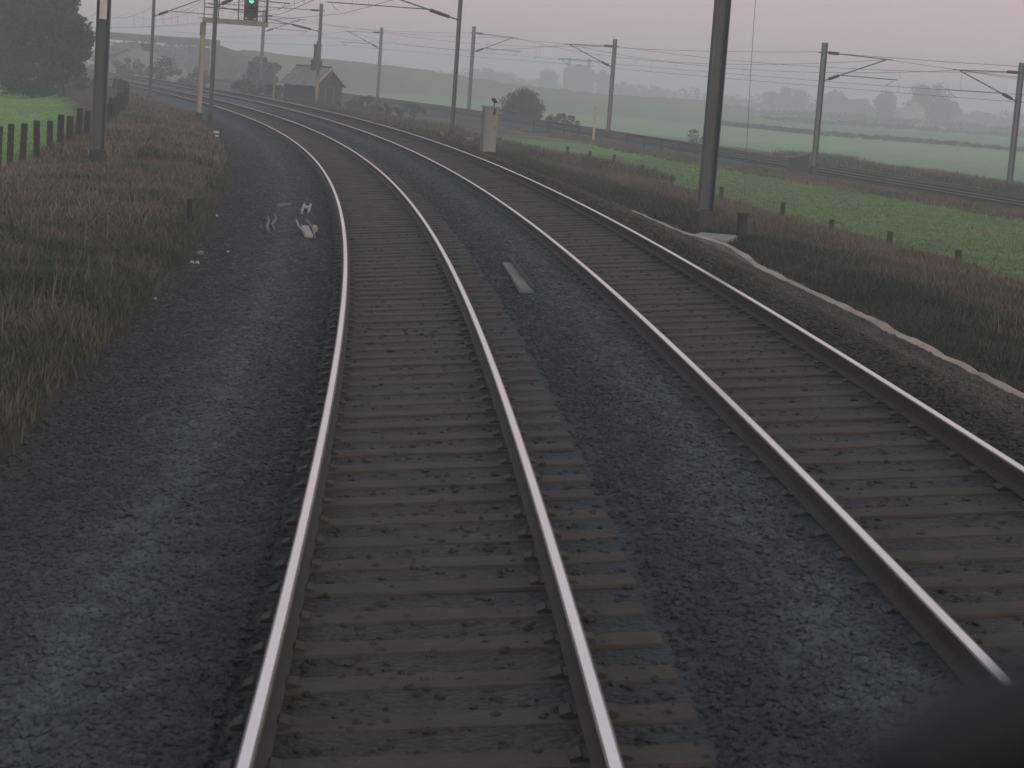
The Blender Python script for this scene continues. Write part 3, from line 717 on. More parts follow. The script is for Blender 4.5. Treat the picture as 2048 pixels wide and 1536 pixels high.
M_LEAFB = leafmat('brown_scrub_leaves', (.050, .042, .028), (.10, .085, .055), .8)
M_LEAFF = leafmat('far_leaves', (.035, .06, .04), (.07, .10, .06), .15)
def tr(px, dist, pw, ytop, label, name='tree', cat='tree', m=None, ybase=None, **kw):
    """tree of pixel width pw whose top is at photo row ytop"""
    P = atd(px, 300, dist); b = gz(P[0], P[1]); zt = atd(px, ytop, dist)[2]
    return tree(name, (P[0], P[1], b), zt-b, pw/2*dist/PF, label, cat, m or M_LEAF, **kw)
tr(20, 158, 250, -150, 'huge dark leafy tree filling the top left corner behind the pasture', name='broadleaf_tree', n=26000, leaf=.34, clumps=70, low=.06, trunk=.4, seed=1)
tr(118, 150, 128, -34, 'dark round topped tree right of the huge corner tree, touching the near left mast', name='broadleaf_tree', n=16000, leaf=.28, clumps=44, low=.04, trunk=.3, seed=2)
tr(60, 146, 190, 120, 'low dark hedge bush at the foot of the corner trees', name='bush', cat='bush', n=9000, leaf=.2, clumps=40, low=.0, trunk=.08, seed=3)
tr(165, 150, 90, 150, 'low green brown bush behind the near left mast', name='bush', cat='bush', m=M_LEAFB, n=4000, leaf=.16, clumps=24, low=.0, trunk=.06, seed=4)
tr(1040, 205, 106, 174, 'rounded dark green bush standing by itself beyond the branch tracks', name='round_bush', cat='bush', m=M_LEAFG, n=14000, leaf=.16, clumps=60, low=.0, trunk=.12, seed=5)
tr(1015, 200, 60, 205, 'low dark shrub leaning against the left of the round bush', name='shrub', cat='bush', n=1600, leaf=.15, clumps=14, low=.0, trunk=.05, seed=6)
tr(1120, 196, 90, 226, 'low brown scrub right of the round bush', name='scrub_bush', cat='bush', m=M_LEAFB, n=3200, leaf=.14, clumps=34, low=0, trunk=.04, seed=7)
tr(1392, 150, 44, 240, 'small thin pale bush just left of the thick near right mast', name='sapling', cat='bush', m=M_LEAFF, n=350, leaf=.13, clumps=12, low=.1, trunk=.04, seed=8)
tr(520, 265, 92, 113, 'pale hazy round tree behind the signal platform, left of the hut', name='round_tree', n=2400, leaf=.4, clumps=26, low=.05, trunk=.2, seed=9)
tr(535, 190, 62, 164, 'dark bush between the left yellow post and the dark hut', name='bush', cat='bush', n=1800, leaf=.17, clumps=16, low=0, trunk=.05, seed=10)
tr(485, 200, 90, 152, 'green bush beside the track, left of the dark hut bush', name='bush', cat='bush', m=M_LEAFG, n=2200, leaf=.18, clumps=20, low=0, trunk=.05, seed=12)
tr(380, 240, 120, 132, 'wide green hazy bush beyond the curve, left of the signal post', name='bush', cat='bush', m=M_LEAFG, n=2600, leaf=.24, clumps=24, low=0, trunk=.05, seed=13)
tr(322, 255, 80, 110, 'taller hazy bush beyond the curve, near the bridge abutment', name='bush', cat='bush', m=M_LEAF, n=2000, leaf=.24, clumps=20, low=0, trunk=.05, seed=14)
tr(252, 270, 90, 112, 'hazy bush under the road bridge opening', name='bush', cat='bush', m=M_LEAFG, n=1800, leaf=.24, clumps=18, low=0, trunk=.05, seed=15)
tr(728, 178, 70, 184, 'dark pointed scrub on the bank right of the hut', name='scrub_bush', cat='bush', m=M_LEAFB, n=1800, leaf=.15, clumps=16, low=0, trunk=.04, seed=16)
tr(690, 176, 66, 198, 'low brown scrub against the right wall of the hut', name='scrub_bush', cat='bush', m=M_LEAFB, n=1500, leaf=.14, clumps=14, low=0, trunk=.04, seed=17)
tr(815, 178, 90, 200, 'dull brown scrub halfway between the hut and the tall thin mast', name='scrub_bush', cat='bush', m=M_LEAFB, n=1800, leaf=.15, clumps=18, low=0, trunk=.04, seed=18)
tr(770, 172, 60, 205, 'small dark scrub in front of the lone branch mast', name='scrub_bush', cat='bush', m=M_LEAF, n=1100, leaf=.14, clumps=12, low=0, trunk=.04, seed=19)
# distant trees
DT = [(1848, 455, 88, 160, 'largest of the hazy field trees, a broad block at the right', 1), (1882, 462, 60, 196, 'hazy lower tree against the right side of the broad block tree', 1), (1764, 470, 46, 180, 'small hazy round tree left of the broad block tree', 1),
      (1700, 520, 76, 190, 'hazy tree in the treeline just right of the branch mast', 2), (1660, 520, 66, 180, 'hazy tree of the treeline directly behind the branch mast', 2), (1560, 540, 110, 172, 'long hazy tree crown left of the branch mast', 2),
      (1480, 560, 90, 196, 'faint low tree right of the thick near mast', 2), (1955, 560, 70, 222, 'faint low tree beyond the broad block tree', 2), (2010, 560, 60, 236, 'faint low tree by the right edge of the photo', 2), (1300, 620, 110, 172, 'faint wide tree left of the thick near mast', 2),
      (1232, 610, 70, 162, 'faint tree just right of the mansion', 2), (1086, 560, 40, 132, 'faint narrow tree at the left side of the mansion', 2), (1194, 560, 36, 136, 'faint small tree leaning on the right side of the mansion', 2), (1000, 600, 110, 142, 'faint wide tree between the tall thin mast and the mansion', 2), (955, 560, 60, 132, 'faint tree right behind the tall thin mast', 2)]
for i, (px, dist, pw, yt, lab, k) in enumerate(DT):
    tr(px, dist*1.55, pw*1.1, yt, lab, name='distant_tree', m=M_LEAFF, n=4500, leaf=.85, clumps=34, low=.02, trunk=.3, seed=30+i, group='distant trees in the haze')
# hedges across the fields
def hedge(pts, w_, h_, label, n, leaf, m=None, name='hedge', extra=0.0):
    W = [np.array(p) for p in pts]; c = []
    tot = sum(np.hypot(*(b-a)[:2]) for a, b in zip(W[:-1], W[1:]))
    for a, b in zip(W[:-1], W[1:]):
        L = np.hypot(*(b-a)[:2]); k_ = max(2, int(L/(w_*.4)))
        for j in range(k_):
            q = a+(b-a)*(j+random.random())/k_; hh = h_*random.uniform(.6, 1.25)
            c.append((q[0], q[1], gz(q[0], q[1])+hh*.5, w_*.5*random.uniform(.7, 1.3)))
    c = np.array(c); V, F = leaves_np(c[:, :3], n, leaf, c[:, 3], flat=h_/w_)
    o = c[0, :3].copy(); o[2] = 0
    ob = npmesh(name, V-o, F, m or M_LEAFF); ob.location = o
    return tag(ob, label, 'hedge', 'hedges across the far fields')
def hp(px, py, z=-2.35): return at(px, py, z)
hedge([hp(1440, 251), hp(1640, 272), hp(1850, 287), hp(2120, 309)], 1.4, .75, 'thin dark hedge crossing the green field right of the thick near mast', 12000, .28)
hedge([hp(1500, 240), hp(1800, 258), hp(2100, 280)], 3.5, 1.3, 'second fainter hedge behind the thin dark one at the right', 5000, .5)
hedge([hp(1120, 205), hp(1400, 222), hp(1800, 250), hp(2150, 275)], 6, 2.4, 'long grey hedge below the distant treeline', 9000, .8)
hedge([atd(930, 300, 880), atd(1200, 300, 900), atd(1500, 300, 900), atd(1800, 300, 860), atd(2150, 300, 860)], 14, 6.5, 'faint belt of low woodland along the horizon', 9000, 1.2)
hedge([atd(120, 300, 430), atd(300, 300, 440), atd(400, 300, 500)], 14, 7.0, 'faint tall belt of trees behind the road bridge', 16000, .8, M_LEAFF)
hedge([atd(560, 300, 820), atd(800, 300, 840), atd(1000, 300, 850)], 14, 8.0, 'faint woodland rising behind the road embankment', 5000, 1.2)
# scrub hedge along the far side of the branch

# ------------------------------------------------------------------ rough grass
def tufts(name, n, sfun, label, h0, wdt, mats, blades=7, spread=.09, frame=cl):
    S_, U_ = sfun(n); P = frame(S_, U_); z = ground_z(P[:, 0], P[:, 1]); P[:, 2] = z-.02
    n = len(P); sc = .7+.6*fnoise(P[:, 0], P[:, 1], 2.0, 41); 
    pr = np.repeat(P, blades, 0); scr = np.repeat(sc, blades); N = len(pr)
    pr[:, :2] += rng.normal(0, spread, (N, 2))
    a = rng.uniform(0, 6.28, N); d = np.stack([np.cos(a), np.sin(a), 0*a], 1); side = np.stack([-np.sin(a), np.cos(a), 0*a], 1)
    hh = h0*scr*rng.uniform(.5, 1.3, N); lean = rng.uniform(.15, .8, N)*hh; w_ = wdt*rng.uniform(.6, 1.3, N)
    b0 = pr - side*w_[:, None]/2; b1 = pr + side*w_[:, None]/2
    mid = pr + d*(lean*.35)[:, None] + np.array([0, 0, 1])*(hh*.6)[:, None]; m0 = mid - side*w_[:, None]*.4; m1 = mid + side*w_[:, None]*.4
    tip = pr + d*lean[:, None] + np.array([0, 0, 1])*hh[:, None]
    V = np.stack([b0, b1, m1, m0, tip-side*w_[:, None]*.08, tip+side*w_[:, None]*.08], 1).reshape(-1, 3)
    i = np.arange(N)[:, None]*6
    F = np.concatenate([i+np.array([[0, 1, 2, 3]]), i+np.array([[3, 2, 5, 4]])])
    ob = npmesh(name, V, F, mats)
    return tag(ob, label, 'grass', kind='stuff')
def grassmat(name, cols, scale):
    m, t, b = newmat(name); b.inputs['Roughness'].default_value = .8; b.inputs['Specular IOR Level'].default_value = .15
    g = t.nodes.new('ShaderNodeNewGeometry'); n = t.nodes.new('ShaderNodeTexNoise'); n.inputs['Scale'].default_value = scale; n.inputs['Detail'].default_value = 4
    t.links.new(g.outputs['Position'], n.inputs['Vector'])
    mx = t.nodes.new('ShaderNodeMath'); mx.operation = 'MULTIPLY_ADD'; mx.inputs[1].default_value = .22; t.links.new(g.outputs['Random Per Island'], mx.inputs[0]); t.links.new(n.outputs[0], mx.inputs[2])
    r = t.nodes.new('ShaderNodeValToRGB'); t.links.new(mx.outputs[0], r.inputs[0]); el = r.color_ramp.elements
    el[0].position = .46; el[0].color = (*cols[0], 1); el[1].position = .77; el[1].color = (*cols[-1], 1)
    for i, c in enumerate(cols[1:-1]): q = el.new(.46+.31*(i+1)/(len(cols)-1)); q.color = (*c, 1)
    t.links.new(r.outputs[0], b.inputs['Base Color']); return m
M_GR_L = grassmat('verge_grass', [(.062, .080, .040), (.110, .106, .064), (.178, .138, .102), (.21, .162, .125)], .45)
M_GR_R = grassmat('bank_grass', [(.040, .052, .030), (.060, .066, .040), (.105, .078, .056), (.140, .095, .07)], .35)
def dist_s(n, a, b, p=1.0):   # nearer gets more
    return a*(b/a)**(rng.random(n)**p)
tufts('verge_grass', 19000, lambda n: (dist_s(n, 14, 60), -3.55-4.5*rng.random(n)**1.2), 'rough olive green grass on the near left verge', .17, .016, grassmat('olive_grass', [(.036, .052, .029), (.060, .075, .042), (.090, .092, .058), (.140, .112, .086)], .5))
tufts('verge_grass', 15000, lambda n: (dist_s(n, 36, 120), -3.9-5.3*rng.random(n)), 'rough pinkish brown grass on the left verge around the thick mast', .20, .020, M_GR_L)
tufts('verge_grass', 9000, lambda n: (dist_s(n, 60, 190), -3.6-5*rng.random(n)), 'hazy brown grass of the left verge beyond the fence posts', .34, .045, M_GR_L)
M_GR_D = grassmat('dark_bank_grass', [(.022, .036, .020), (.032, .048, .026), (.048, .056, .032), (.078, .064, .044)], .4)
M_GR_B = grassmat('rusty_bank_grass', [(.060, .074, .040), (.105, .088, .058), (.165, .112, .082), (.19, .135, .10)], .4)
tufts('bank_grass', 19000, lambda n: (dist_s(n, 17, 125), 7.55+5.4*rng.random(n)), 'rough dark green grass low on the right bank beside the stone edging', .22, .018, M_GR_D)
tufts('bank_grass', 15000, lambda n: (dist_s(n, 22, 125), 11.2+5.0*rng.random(n)**.8), 'rusty brown grass high on the right bank along the pasture', .25, .020, M_GR_B)
tufts('bank_grass', 5000, lambda n: (dist_s(n, 30, 140), -4.6-4.6*rng.random(n)**2), frame=bl, label='rusty rough grass between the small pasture and the branch tracks', h0=.22, wdt=.035, mats=M_GR_B)
tufts('bank_grass', 9000, lambda n: (dist_s(n, 95, 210), 6.9+12*rng.random(n)), 'rough brown growth between the main line and the branch', .42, .05, M_GR_R)
tufts('tall_weeds', 350, lambda n: (dist_s(n, 16, 100), -4.2-4.5*rng.random(n)), 'taller dead stems scattered through the left verge', .38, .014, M_GR_L, blades=9, spread=.16)
tufts('tall_weeds', 500, lambda n: (dist_s(n, 20, 100), 9.5+6.3*rng.random(n)), 'taller dead stems scattered through the right bank', .42, .014, M_GR_B, blades=9, spread=.16)
M_WEED = grassmat('grey_weeds', [(.080, .090, .060), (.11, .11, .08), (.14, .125, .095), (.17, .155, .12)], .25)
tufts('trackside_weeds', 9000, lambda n: (20+100*rng.random(n), 5.4+4.5*rng.random(n)**1.3), 'grey brown rough weeds along the far side of the branch tracks', .62, .045, M_WEED, blades=8, spread=.22, frame=bl)
tufts('bank_grass', 2600, lambda n: (dist_s(n, 15, 34), 6.95+.8*rng.random(n)), 'low dark grass right behind the nearest stone edging', .16, .02, M_GR_D)
M_GR_F = grassmat('pasture_grass', [(.115, .20, .065), (.135, .23, .075), (.16, .235, .09), (.18, .215, .10)], .3)
tufts('pasture_grass', 16000, lambda n: (dist_s(n, 44, 125), 16.3+13*rng.random(n)), 'short bright grass of the pasture between the lines', .09, .035, M_GR_F)
tufts('pasture_grass', 10000, lambda n: (dist_s(n, 50, 160), -9.3-12*rng.random(n)), 'short bright grass of the left pasture', .09, .035, grassmat('left_pasture_grass', [(.13, .25, .075), (.16, .30, .09), (.18, .31, .10), (.20, .28, .11)], .3))

# ------------------------------------------------------------------ fences
M_WOOD = mat('dark_fence_timber', (.018, .019, .018), (.034, .034, .03), 5, .95, stretch=(1, 1, .2))
def fence(name, label, pts, h_, wd, wires):
    """pts: world x,y list"""
    o0 = pts[0]; z0 = gz(*o0); t = thing(name, label, 'fence', (o0[0], o0[1], z0))
    tops = []
    for x, y in pts:
        z = gz(x, y)-z0; hh = h_*random.uniform(.92, 1.06); ax, ay = random.uniform(-.03, .03), random.uniform(-.03, .03)
        MB().cbox((x-o0[0], y-o0[1], z+hh/2-.15), (wd, wd, hh+.3), .012, rz=random.uniform(-.3, .3), ry=ax, rx=ay).build('post', M_WOOD, t); tops.append((x-o0[0], y-o0[1], z))
    for k_ in wires: MB().tube([(a[0], a[1], a[2]+k_) for a in tops], .006, 4).build('wire', M_WIRE, t)
    return t
fpx = [(-6, 350), (19, 345), (45, 338), (72, 331), (98, 323), (119, 317), (138, 311), (156, 306), (172, 301)]
fp = []
for px, py in fpx:
    P = at(px, py, -.70); fp.append((P[0], P[1]))
d0 = np.array(fp[-1])
s_, u_ = nearest(np.array([fp[-1]]), CL); s_ = float(s_[0]); u_ = float(u_[0])
while s_ < 160:
    s_ += 2.3; uu = np.interp(s_, [70, 100, 156], [u_, -7.3, -4.6]); P = cl(s_, uu); fp.append((float(P[0]), float(P[1])))
fence('timber_fence', 'dark timber post fence between the brown verge and the left pasture', fp, 1.18, .17, (.35, .7, 1.0))
rp_ = []
for px, py, zz in [(1915, 530, -1.3), (1778, 492, -1.3), (1662, 462, -1.35), (1565, 425, -1.35), (1343, 364, -1.3), (1285, 345, -1.3), (1228, 322, -1.3), (1180, 312, -1.3), (1135, 302, -1.3)]:
    P = at(px, py, zz); rp_.append((P[0], P[1]))
rp_.insert(0, (rp_[0][0]+.9, rp_[0][1]-7)); rp_.insert(0, (rp_[0][0]+.9, rp_[0][1]-8))
rp_.insert(6, ((rp_[5][0]+rp_[6][0])/2, (rp_[5][1]+rp_[6][1])/2))
fence('timber_fence', 'low fence of dark timber stumps at the foot of the right bank', rp_, .56, .16, (.25, .45))

# ------------------------------------------------------------------ small things beside the line
def put(px, py, z=-.42): P = at(px, py, z); return P
# pale cabinet with lamp
B = put(975, 302); dist = math.hypot(B[0], B[1]); hd = math.atan2(B[0], B[1])
t = thing('trackside_cabinet', 'tall pale grey trackside cabinet right of the thin mast, dark lamp on top', 'cabinet', tuple(B), -hd+R(18))
M_CAB = mat('cabinet_paint', (.17, .165, .15), (.25, .235, .21), 1.1, .85, stretch=(1, 1, .4))
MB().cbox((0, 0, .95), (.62, .42, 1.95), .02).build('body', M_CAB, t)
MB().cbox((0, 0, 1.95), (.70, .50, .07), .01).build('lid', M_GREYP, t)
dd = MB().cbox((.02, -.222, 1.0), (.52, .02, 1.7), .005).build('door', M_CAB, t)
MB().box((.2, -.245, 1.05), (.03, .03, .12)).build('handle', M_DARK, dd)
lp = MB().tube([(.14, -.1, 1.95), (.14, -.1, 2.16)], .03, 8).tube([(.14, -.24, 1.62), (.14, -.24, 1.9)], .06, 8).build('bracket', M_DARK, t)
MB().tube([(.0, -.12, 2.30), (.08, -.12, 2.27), (.2, -.12, 2.17), (.25, -.12, 2.14)], [.05, .10, .07, .02], 10).build('lamp', M_DARK, t)
# yellow posts
def ypost(px, py, h_, wd, label, z=-.42, dist=None, m=None):
    B = atd(px, py, dist) if dist else put(px, py, z)
    t = thing('yellow_post', label, 'marker post', tuple(B), -math.atan2(B[0], B[1]), 'yellow marker posts')
    MB().cbox((0, 0, h_/2-.15), (wd, wd*.6, h_+.3), .01).build('shaft', m or M_YEL, t); MB().cbox((0, 0, h_+.02), (wd*1.25, wd*.85, .06), .01).build('cap', M_YELD, t)
ypost(1187, 272, 2.05, .17, 'bright yellow post beside the branch mast, near the bridge railings', dist=150)
ypost(547, 193, 2.2, .15, 'faded yellow post standing just left of the brick hut', dist=168, m=M_YELD)
for px, py, lab in ((880, 276, 'small orange marker left of the tall thin mast foot'), (938, 288, 'small orange marker between the thin mast and the cabinet')):
    B = put(px, py); t = thing('orange_marker', lab, 'marker', tuple(B), .2, 'orange trackside markers')
    MB().tube([(0, 0, -.1), (0, 0, .16)], .02, 6).build('peg', M_DARK, t); MB().cbox((0, 0, .22), (.34, .07, .2), .02).build('marker_plate', M_YELD, t)
# dark green box near branch mast
B = atd(1597, 330, 122); b_z = gz(B[0], B[1])
t = thing('equipment_box', 'dark green sloping equipment box left of the grey branch mast', 'box', (B[0], B[1], B[2]-.1), -math.atan2(B[0], B[1])+.25)
M_DG = mat('dark_green_paint', (.02, .035, .03), (.03, .048, .04), 3, .7)
MB().add([(-.5, -.4, -.3), (.5, -.4, -.3), (.5, .4, -.3), (-.5, .4, -.3), (-.5, -.4, .48), (.5, -.4, .72), (.5, .4, .72), (-.5, .4, .48)], [(3, 2, 1, 0), (4, 5, 6, 7), (0, 1, 5, 4), (1, 2, 6, 5), (2, 3, 7, 6), (3, 0, 4, 7)]).build('body', M_DG, t)
MB().add([(-.55, -.45, .475), (.55, -.45, .74), (.55, .45, .74), (-.55, .45, .475), (-.55, -.45, .52), (.55, -.45, .785), (.55, .45, .785), (-.55, .45, .52)], [(3, 2, 1, 0), (4, 5, 6, 7), (0, 1, 5, 4), (1, 2, 6, 5), (2, 3, 7, 6), (3, 0, 4, 7)]).build('lid', M_DARK, t)
# dark posts on the left
def dpost(px, py, h_, wd, label, z=-.5):
    B = put(px, py, z); t = thing('marker_post', label, 'post', tuple(B), -math.atan2(B[0], B[1]), 'short dark posts on the left verge')
    MB().cbox((0, 0, h_/2-.1), (wd, wd, h_+.2), .012).build('shaft', M_WOOD, t); return t
dpost(377, 463, .62, .10, 'short dark post at the left ballast edge beside the scattered debris')
t = dpost(440, 292, .66, .08, 'short dark post with a white plate beneath the signal post')
MB().box((-.16, -.05, .52), (.22, .02, .08)).box((-.13, -.05, .38), (.14, .02, .07)).build('plate', M_PLATE, t)
B = put(178, 346, -.36); t = thing('junction_box', 'small dark box on a stub beside the thick near left mast', 'box', tuple(B), .1)
MB().cbox((0, 0, .16), (.3, .14, .12), .02).build('body', M_DARK, t); MB().tube([(0, 0, -.2), (0, 0, .12)], .04, 8).build('stub', M_DARK, t)
B = on(1482, 482, -.7); t = thing('weight_post', 'squat dark post in the grass just right of the thick near right mast', 'post', tuple(B), 0)
MB().cbox((0, 0, .25), (.22, .2, .75), .02).build('block', M_WOOD, t); MB().cbox((0, 0, .655), (.30, .26, .06), .01).build('cap', M_DARK, t)
MB().tube([(0, 0, .68), (-.12, 0, 4.0), (-.2, 0, 8.0)], .006, 5).build('stay_wire', M_STEEL_L, t)
t = thing('concrete_slab', 'pale concrete slab at the foot of the thick near right mast', 'slab', tuple(at(1425, 472, -.36)), -.3)
MB().cbox((0, 0, -.05), (.85, 1.7, .12), .03).build('slab', M_GREYP, t)
# debris by the near track
def deb(name, label, cat, px, py, z, rz, build, m):
    B = at(px, py, z); t = thing(name, label, cat, tuple(B), rz)
    o = build(MB()); o.build(name + '_body' if False else 'body', m, t); return t
M_PALE = mat('pale_timber', (.26, .24, .23), (.36, .33, .31), 6, .85)
M_GREYW = mat('grey_timber', (.13, .12, .105), (.20, .185, .16), 5, .9, stretch=(1, .2, 1), bump=.3)
h40 = -head(40)
B = onb(610, 428); t = thing('scrap_ladder', 'pale H shaped frame lying on the ballast left of the near track', 'debris', tuple(B), h40-.02)
for x_ in (-.07, .07): MB().cbox((x_, 1.25, .03), (.05, 2.5, .07), .01).build('side_bar', M_PALE, t)
MB().cbox((0, 1.4, .05), (.12, .3, .05), .01).build('cross_bar', M_PALE, t)
B = onb(618, 478); t = thing('discarded_sledge', 'pale tapered board with raised edges lying below the H shaped frame', 'debris', tuple(B), h40+.04)
MB().cbox((0, 1.05, .05), (.15, 1.9, .07), .02).build('board', M_PALE, t)
MB().tube([(-.02, .1, .06), (-.13, 1.6, .09), (-.13, 3.0, .1)], .018, 6).build('edge_rod', M_PALE, t); MB().tube([(.10, .0, .02), (.13, 1.6, .09), (.06, 3.2, .1)], .018, 6).build('edge_rod', M_GREYW, t)
MB().cbox((.17, 1.6, .06), (.09, .35, .12), .02).build('chair', M_PALE, t)
for px, py, lab, b_ in ((540, 468, 'bent grey strip lying left of the pale board, the outer of two', 0), (550, 462, 'bent grey strip lying left of the pale board, the inner of two', .05)):
    B = onb(px, py); t = thing('bent_strip', lab, 'debris', tuple(B), h40, 'bent strips on the ballast')
    MB().tube([(0, 0, .02), (-.08, 1.2, .03), (-.07+b_, 2.4, .06), (-.13+b_, 4.2, .03)], [.012, .028, .028, .01], 6).build('strip', M_GREYW, t)
B = onb(568, 413); t = thing('timber_offcut', 'short grey timber lying crosswise beyond the bent strips', 'debris', tuple(B), .1)
MB().cbox((0, 0, .03), (.3, .35, .05), .01, ry=-.1).build('body', M_GREYW, t)
# small pale stones along the left edge
for i, (px, py, r_, lab) in enumerate([(384, 527, .035, 'pale buff stone, left of a touching pair by the ballast edge'), (395, 528, .036, 'white stone, right of a touching pair by the ballast edge'), (434, 433, .035, 'small white stone alone near the short dark post'), (456, 505, .026, 'small white stone above the bare ballast, right of the pair'), (400, 510, .07, 'dull grey lump just above the touching pair of stones'), (310, 600, .025, 'small buff stone nearest the camera along the grass edge')]):
    B = onb(px, py); mb = MB(); pts = []
    mb.tube([(-r_, 0, 0), (-r_*.6, .01, r_*.2), (r_*.1, 0, r_*.25), (r_*.8, 0, r_*.1), (r_, 0, 0)], [r_*.2, r_*.7, r_*.85, r_*.5, r_*.1], 7)
    o = mb.build('pale_stone', M_GREYW if i == 4 else M_PLATE); o.location = (B[0], B[1], B[2]+.01); o.rotation_euler = (0, .1, i); tag(o, lab, 'stone', 'pale stones at the ballast edge')
# beam in the six foot
B0 = onb(1053, 588); B1 = onb(1017, 528); a = math.atan2(-(B1[0]-B0[0]), B1[1]-B0[1]); L = math.hypot(*(B1-B0)[:2])
t = thing('timber_beam', 'grey brown beam lying on the ballast between the two tracks', 'beam', (B0[0], B0[1], B0[2]), a)
MB().cbox((0, L/2, .035), (.19, L, .05), .006).build('body', M_GREYW, t)
B0 = onb(1068, 586)
t = thing('iron_rod', 'thin dark iron rod lying along the right side of the grey brown beam', 'rod', (B0[0], B0[1], B0[2]+.05), a+.006)
MB().tube([(0, 0, 0), (-.02, L*.5, .03), (.0, L+.9, 0)], .025, 6).build('body', M_RUST, t)
# pale edge strip on the right
ep = [(1262, 420), (1300, 437), (1345, 455), (1400, 466), (1450, 482), (1490, 503), (1520, 528), (1570, 556), (1620, 584), (1700, 624), (1760, 655), (1850, 703), (1950, 758), (2048, 822), (2150, 880), (2300, 975), (2500, 1100)]
mb = MB(); prev = None; vs = []; fs = []
W_ = [at(px, py, -.24) for px, py in ep]; E_ = []
for a_, b_ in zip(W_[:-1], W_[1:]):
    n_ = max(2, int(np.hypot(*(b_-a_)[:2])/.35))
    for j in range(n_): E_.append(a_+(b_-a_)*j/n_)
for i, q in enumerate(E_):
    w_ = .058*(.75+.8*float(vnoise(i*1.0, 0, 4.0, 3))) ; zz = max(-.33, float(ballast_z(q[:1], q[1:2], nearest(q[None, :2], CL)[1])[0])+.045)+.025*float(vnoise(i, 3, 3.0, 5)); jx = (float(vnoise(i, 9, 5.0, 8))-.5)*.05
    vs += [(q[0]-w_+jx, q[1], -.6), (q[0]-w_+jx, q[1], zz), (q[0]+w_+jx, q[1], zz+.02), (q[0]+w_+jx, q[1], -.6)]
    if i: fs += [((i-1)*4+k_, (i-1)*4+k_+1, i*4+k_+1, i*4+k_) for k_ in range(3)]
M_EDGE = mat('buff_stone_edging', (.27, .21, .155), (.44, .345, .26), 1.1, .9, bump=.4, bscale=14)
mb.add(vs, fs); o = mb.build('stone_edging', M_EDGE); tag(o, 'wavering buff stone edging between right ballast shoulder and grass bank', 'edging')
# bridge railings over the underbridge on the branch
def railing(pxs, dist0, dist1, label, h_=.6):
    P = [atd(px, py, dist0+(dist1-dist0)*i/(len(pxs)-1)) for i, (px, py) in enumerate(pxs)]; o0 = P[0]
    t = thing('bridge_railing', label, 'railing', tuple(o0), 0, 'low railings by the branch line')
    for q in P: MB().cbox((q[0]-o0[0], q[1]-o0[1], q[2]-o0[2]+h_/2-.3), (.14, .14, h_+.6), .01).build('post', M_WOOD, t)
    MB().tube([(q[0]-o0[0], q[1]-o0[1], q[2]-o0[2]+h_) for q in P], .06, 6).build('top_rail', M_WOOD, t)
railing([(1254, 286), (1288, 291), (1323, 297), (1357, 303), (1392, 309)], 150, 141, 'longer dark railing, just left of the thick near right mast')
railing([(1068, 256), (1098, 259), (1128, 264), (1158, 270)], 172, 160, 'shorter dark railing, in front of the brown scrub by the round bush')

# ------------------------------------------------------------------ far buildings
M_FARW = mat('far_wall', (.09, .10, .11), (.12, .13, .14), .3, .9); M_FARR = mat('far_roof', (.07, .07, .08), (.09, .09, .1), .3, .9); M_WHITEW = mat('white_render', (.36, .35, .33), (.42, .41, .39), .3, .9)
def house(px, dist, wpx, yeave, yridge, label, mw, mr, name, chim=(), rot=0.0, depth=7, wins=()):
    P = atd(px, 300, dist); b = gz(P[0], P[1]); s_ = dist/PF; W2 = wpx/2*s_; ze = atd(px, yeave, dist)[2]-b; zr = atd(px, yridge, dist)[2]-b
    t = thing(name, label, 'house', (P[0], P[1], b), -math.atan2(P[0], P[1])+rot)
    MB().add([(-W2, 0, -1), (W2, 0, -1), (W2, 0, ze), (0, 0, zr), (-W2, 0, ze), (-W2, depth, -1), (W2, depth, -1), (W2, depth, ze), (0, depth, zr), (-W2, depth, ze)],
             [(0, 1, 2, 3, 4), (9, 8, 7, 6, 5), (1, 6, 7, 2), (4, 9, 5, 0), (2, 7, 8, 3), (3, 8, 9, 4)]).build('wall', mw, t)
    r_ = MB()
    for sg in (-1, 1):
        x1 = sg*(W2+.3)
        r_.add([(0, -.3, zr+.05), (x1, -.3, ze-.1), (x1, depth+.3, ze-.1), (0, depth+.3, zr+.05), (0, -.3, zr+.3), (x1, -.3, ze+.15), (x1, depth+.3, ze+.15), (0, depth+.3, zr+.3)], [(0, 1, 2, 3), (4, 5, 6, 7), (0, 1, 5, 4), (1, 2, 6, 5), (2, 3, 7, 6), (3, 0, 4, 7)])
    r_ = r_.build('roof', mr, t)
    for cx, ytop in chim:
        x_ = (cx-px)*s_; zt = atd(cx, ytop, dist)[2]-b; MB().cbox((x_, depth/2, (zt+ze)/2-.2), (1.3, 1.3, zt-ze+.4), .03).cbox((x_, depth/2, zt+.05), (1.5, 1.5, .2), .03).build('chimney', mr, r_)
    for wx, wz in wins: MB().box((wx, -.02, wz), (.9, .06, 1.3)).build('window', M_DARK, t)
    return t
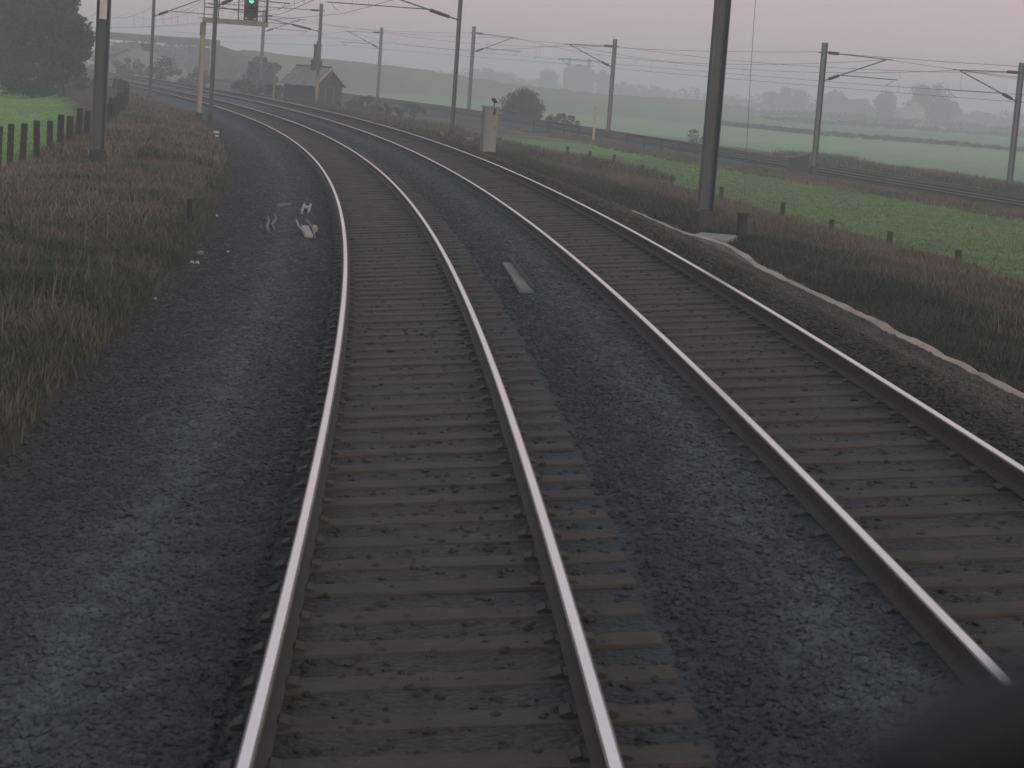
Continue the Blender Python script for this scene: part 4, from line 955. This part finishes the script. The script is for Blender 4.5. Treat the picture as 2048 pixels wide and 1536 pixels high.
house(1147, 780, 62, 140, 128, 'large hazy house with two tall chimneys on the horizon', M_FARW, M_FARR, 'country_house', ((1126, 116), (1165, 117)), depth=9, wins=((-2.2, 5.5), (2.2, 5.5), (-2.2, 2.5), (2.2, 2.5)))
house(1822, 680, 38, 217, 202, 'pale gabled cottage in front of the broad block tree', M_WHITEW, M_FARR, 'cottage', depth=6)

# ------------------------------------------------------------------ haze
hb = MB().box(((1300-1100)/2, 930, 5.5), (2440, 2000, 23))
m = bpy.data.materials.new('haze'); m.use_nodes = True; t = m.node_tree; t.nodes.clear(); o_ = t.nodes.new('ShaderNodeOutputMaterial'); pv = t.nodes.new('ShaderNodeVolumePrincipled')
pv.inputs['Color'].default_value = (.89, .95, 1.0, 1); pv.inputs['Density'].default_value = .0019; pv.inputs['Anisotropy'].default_value = 0.0
t.links.new(pv.outputs[0], o_.inputs['Volume'])
ho = hb.build('haze', m); tag(ho, kind='stuff')

# ------------------------------------------------------------------ own locomotive: cab sill and wiper, just in front of the lens
def cp(px, py, d):
    return Vector(tuple(np.array([0, 0, CAMH]) + (fw + rt*(px-1024)/PF - up*(py-768)/PF)*d))
M_RUB = mat('black_rubber', (.008, .010, .011), (.014, .017, .018), 20, .6)
o0 = cp(1024, 1900, .38)
t = thing('locomotive_cab', 'out of focus black wiper foot and cab sill in the bottom right corner', 'train cab', tuple(o0))
def lp(px, py, d): return tuple(cp(px, py, d) - o0)
mb = MB(); vs = []
for d_, py_ in ((.28, 2350), (.28, 1760), (.50, 1660), (.50, 2350)):
    vs += [lp(-5200, py_, d_), lp(7600, py_, d_)]
mb.add(vs, [(0, 2, 3, 1), (2, 4, 5, 3), (4, 6, 7, 5), (0, 1, 7, 6), (0, 6, 4, 2), (1, 3, 5, 7)]); mb.build('sill', M_RUB, t)
MB().tube([lp(1915, 1860, .37), lp(1922, 1440, .37)], .0066, 14).build('wiper_spindle', M_RUB, t)
MB().tube([lp(1640, 1700, .39), lp(1860, 1530, .375), lp(2090, 1420, .37), lp(2700, 1220, .36)], [.0065, .0115, .0115, .007], 12).build('wiper_arm', M_RUB, t)
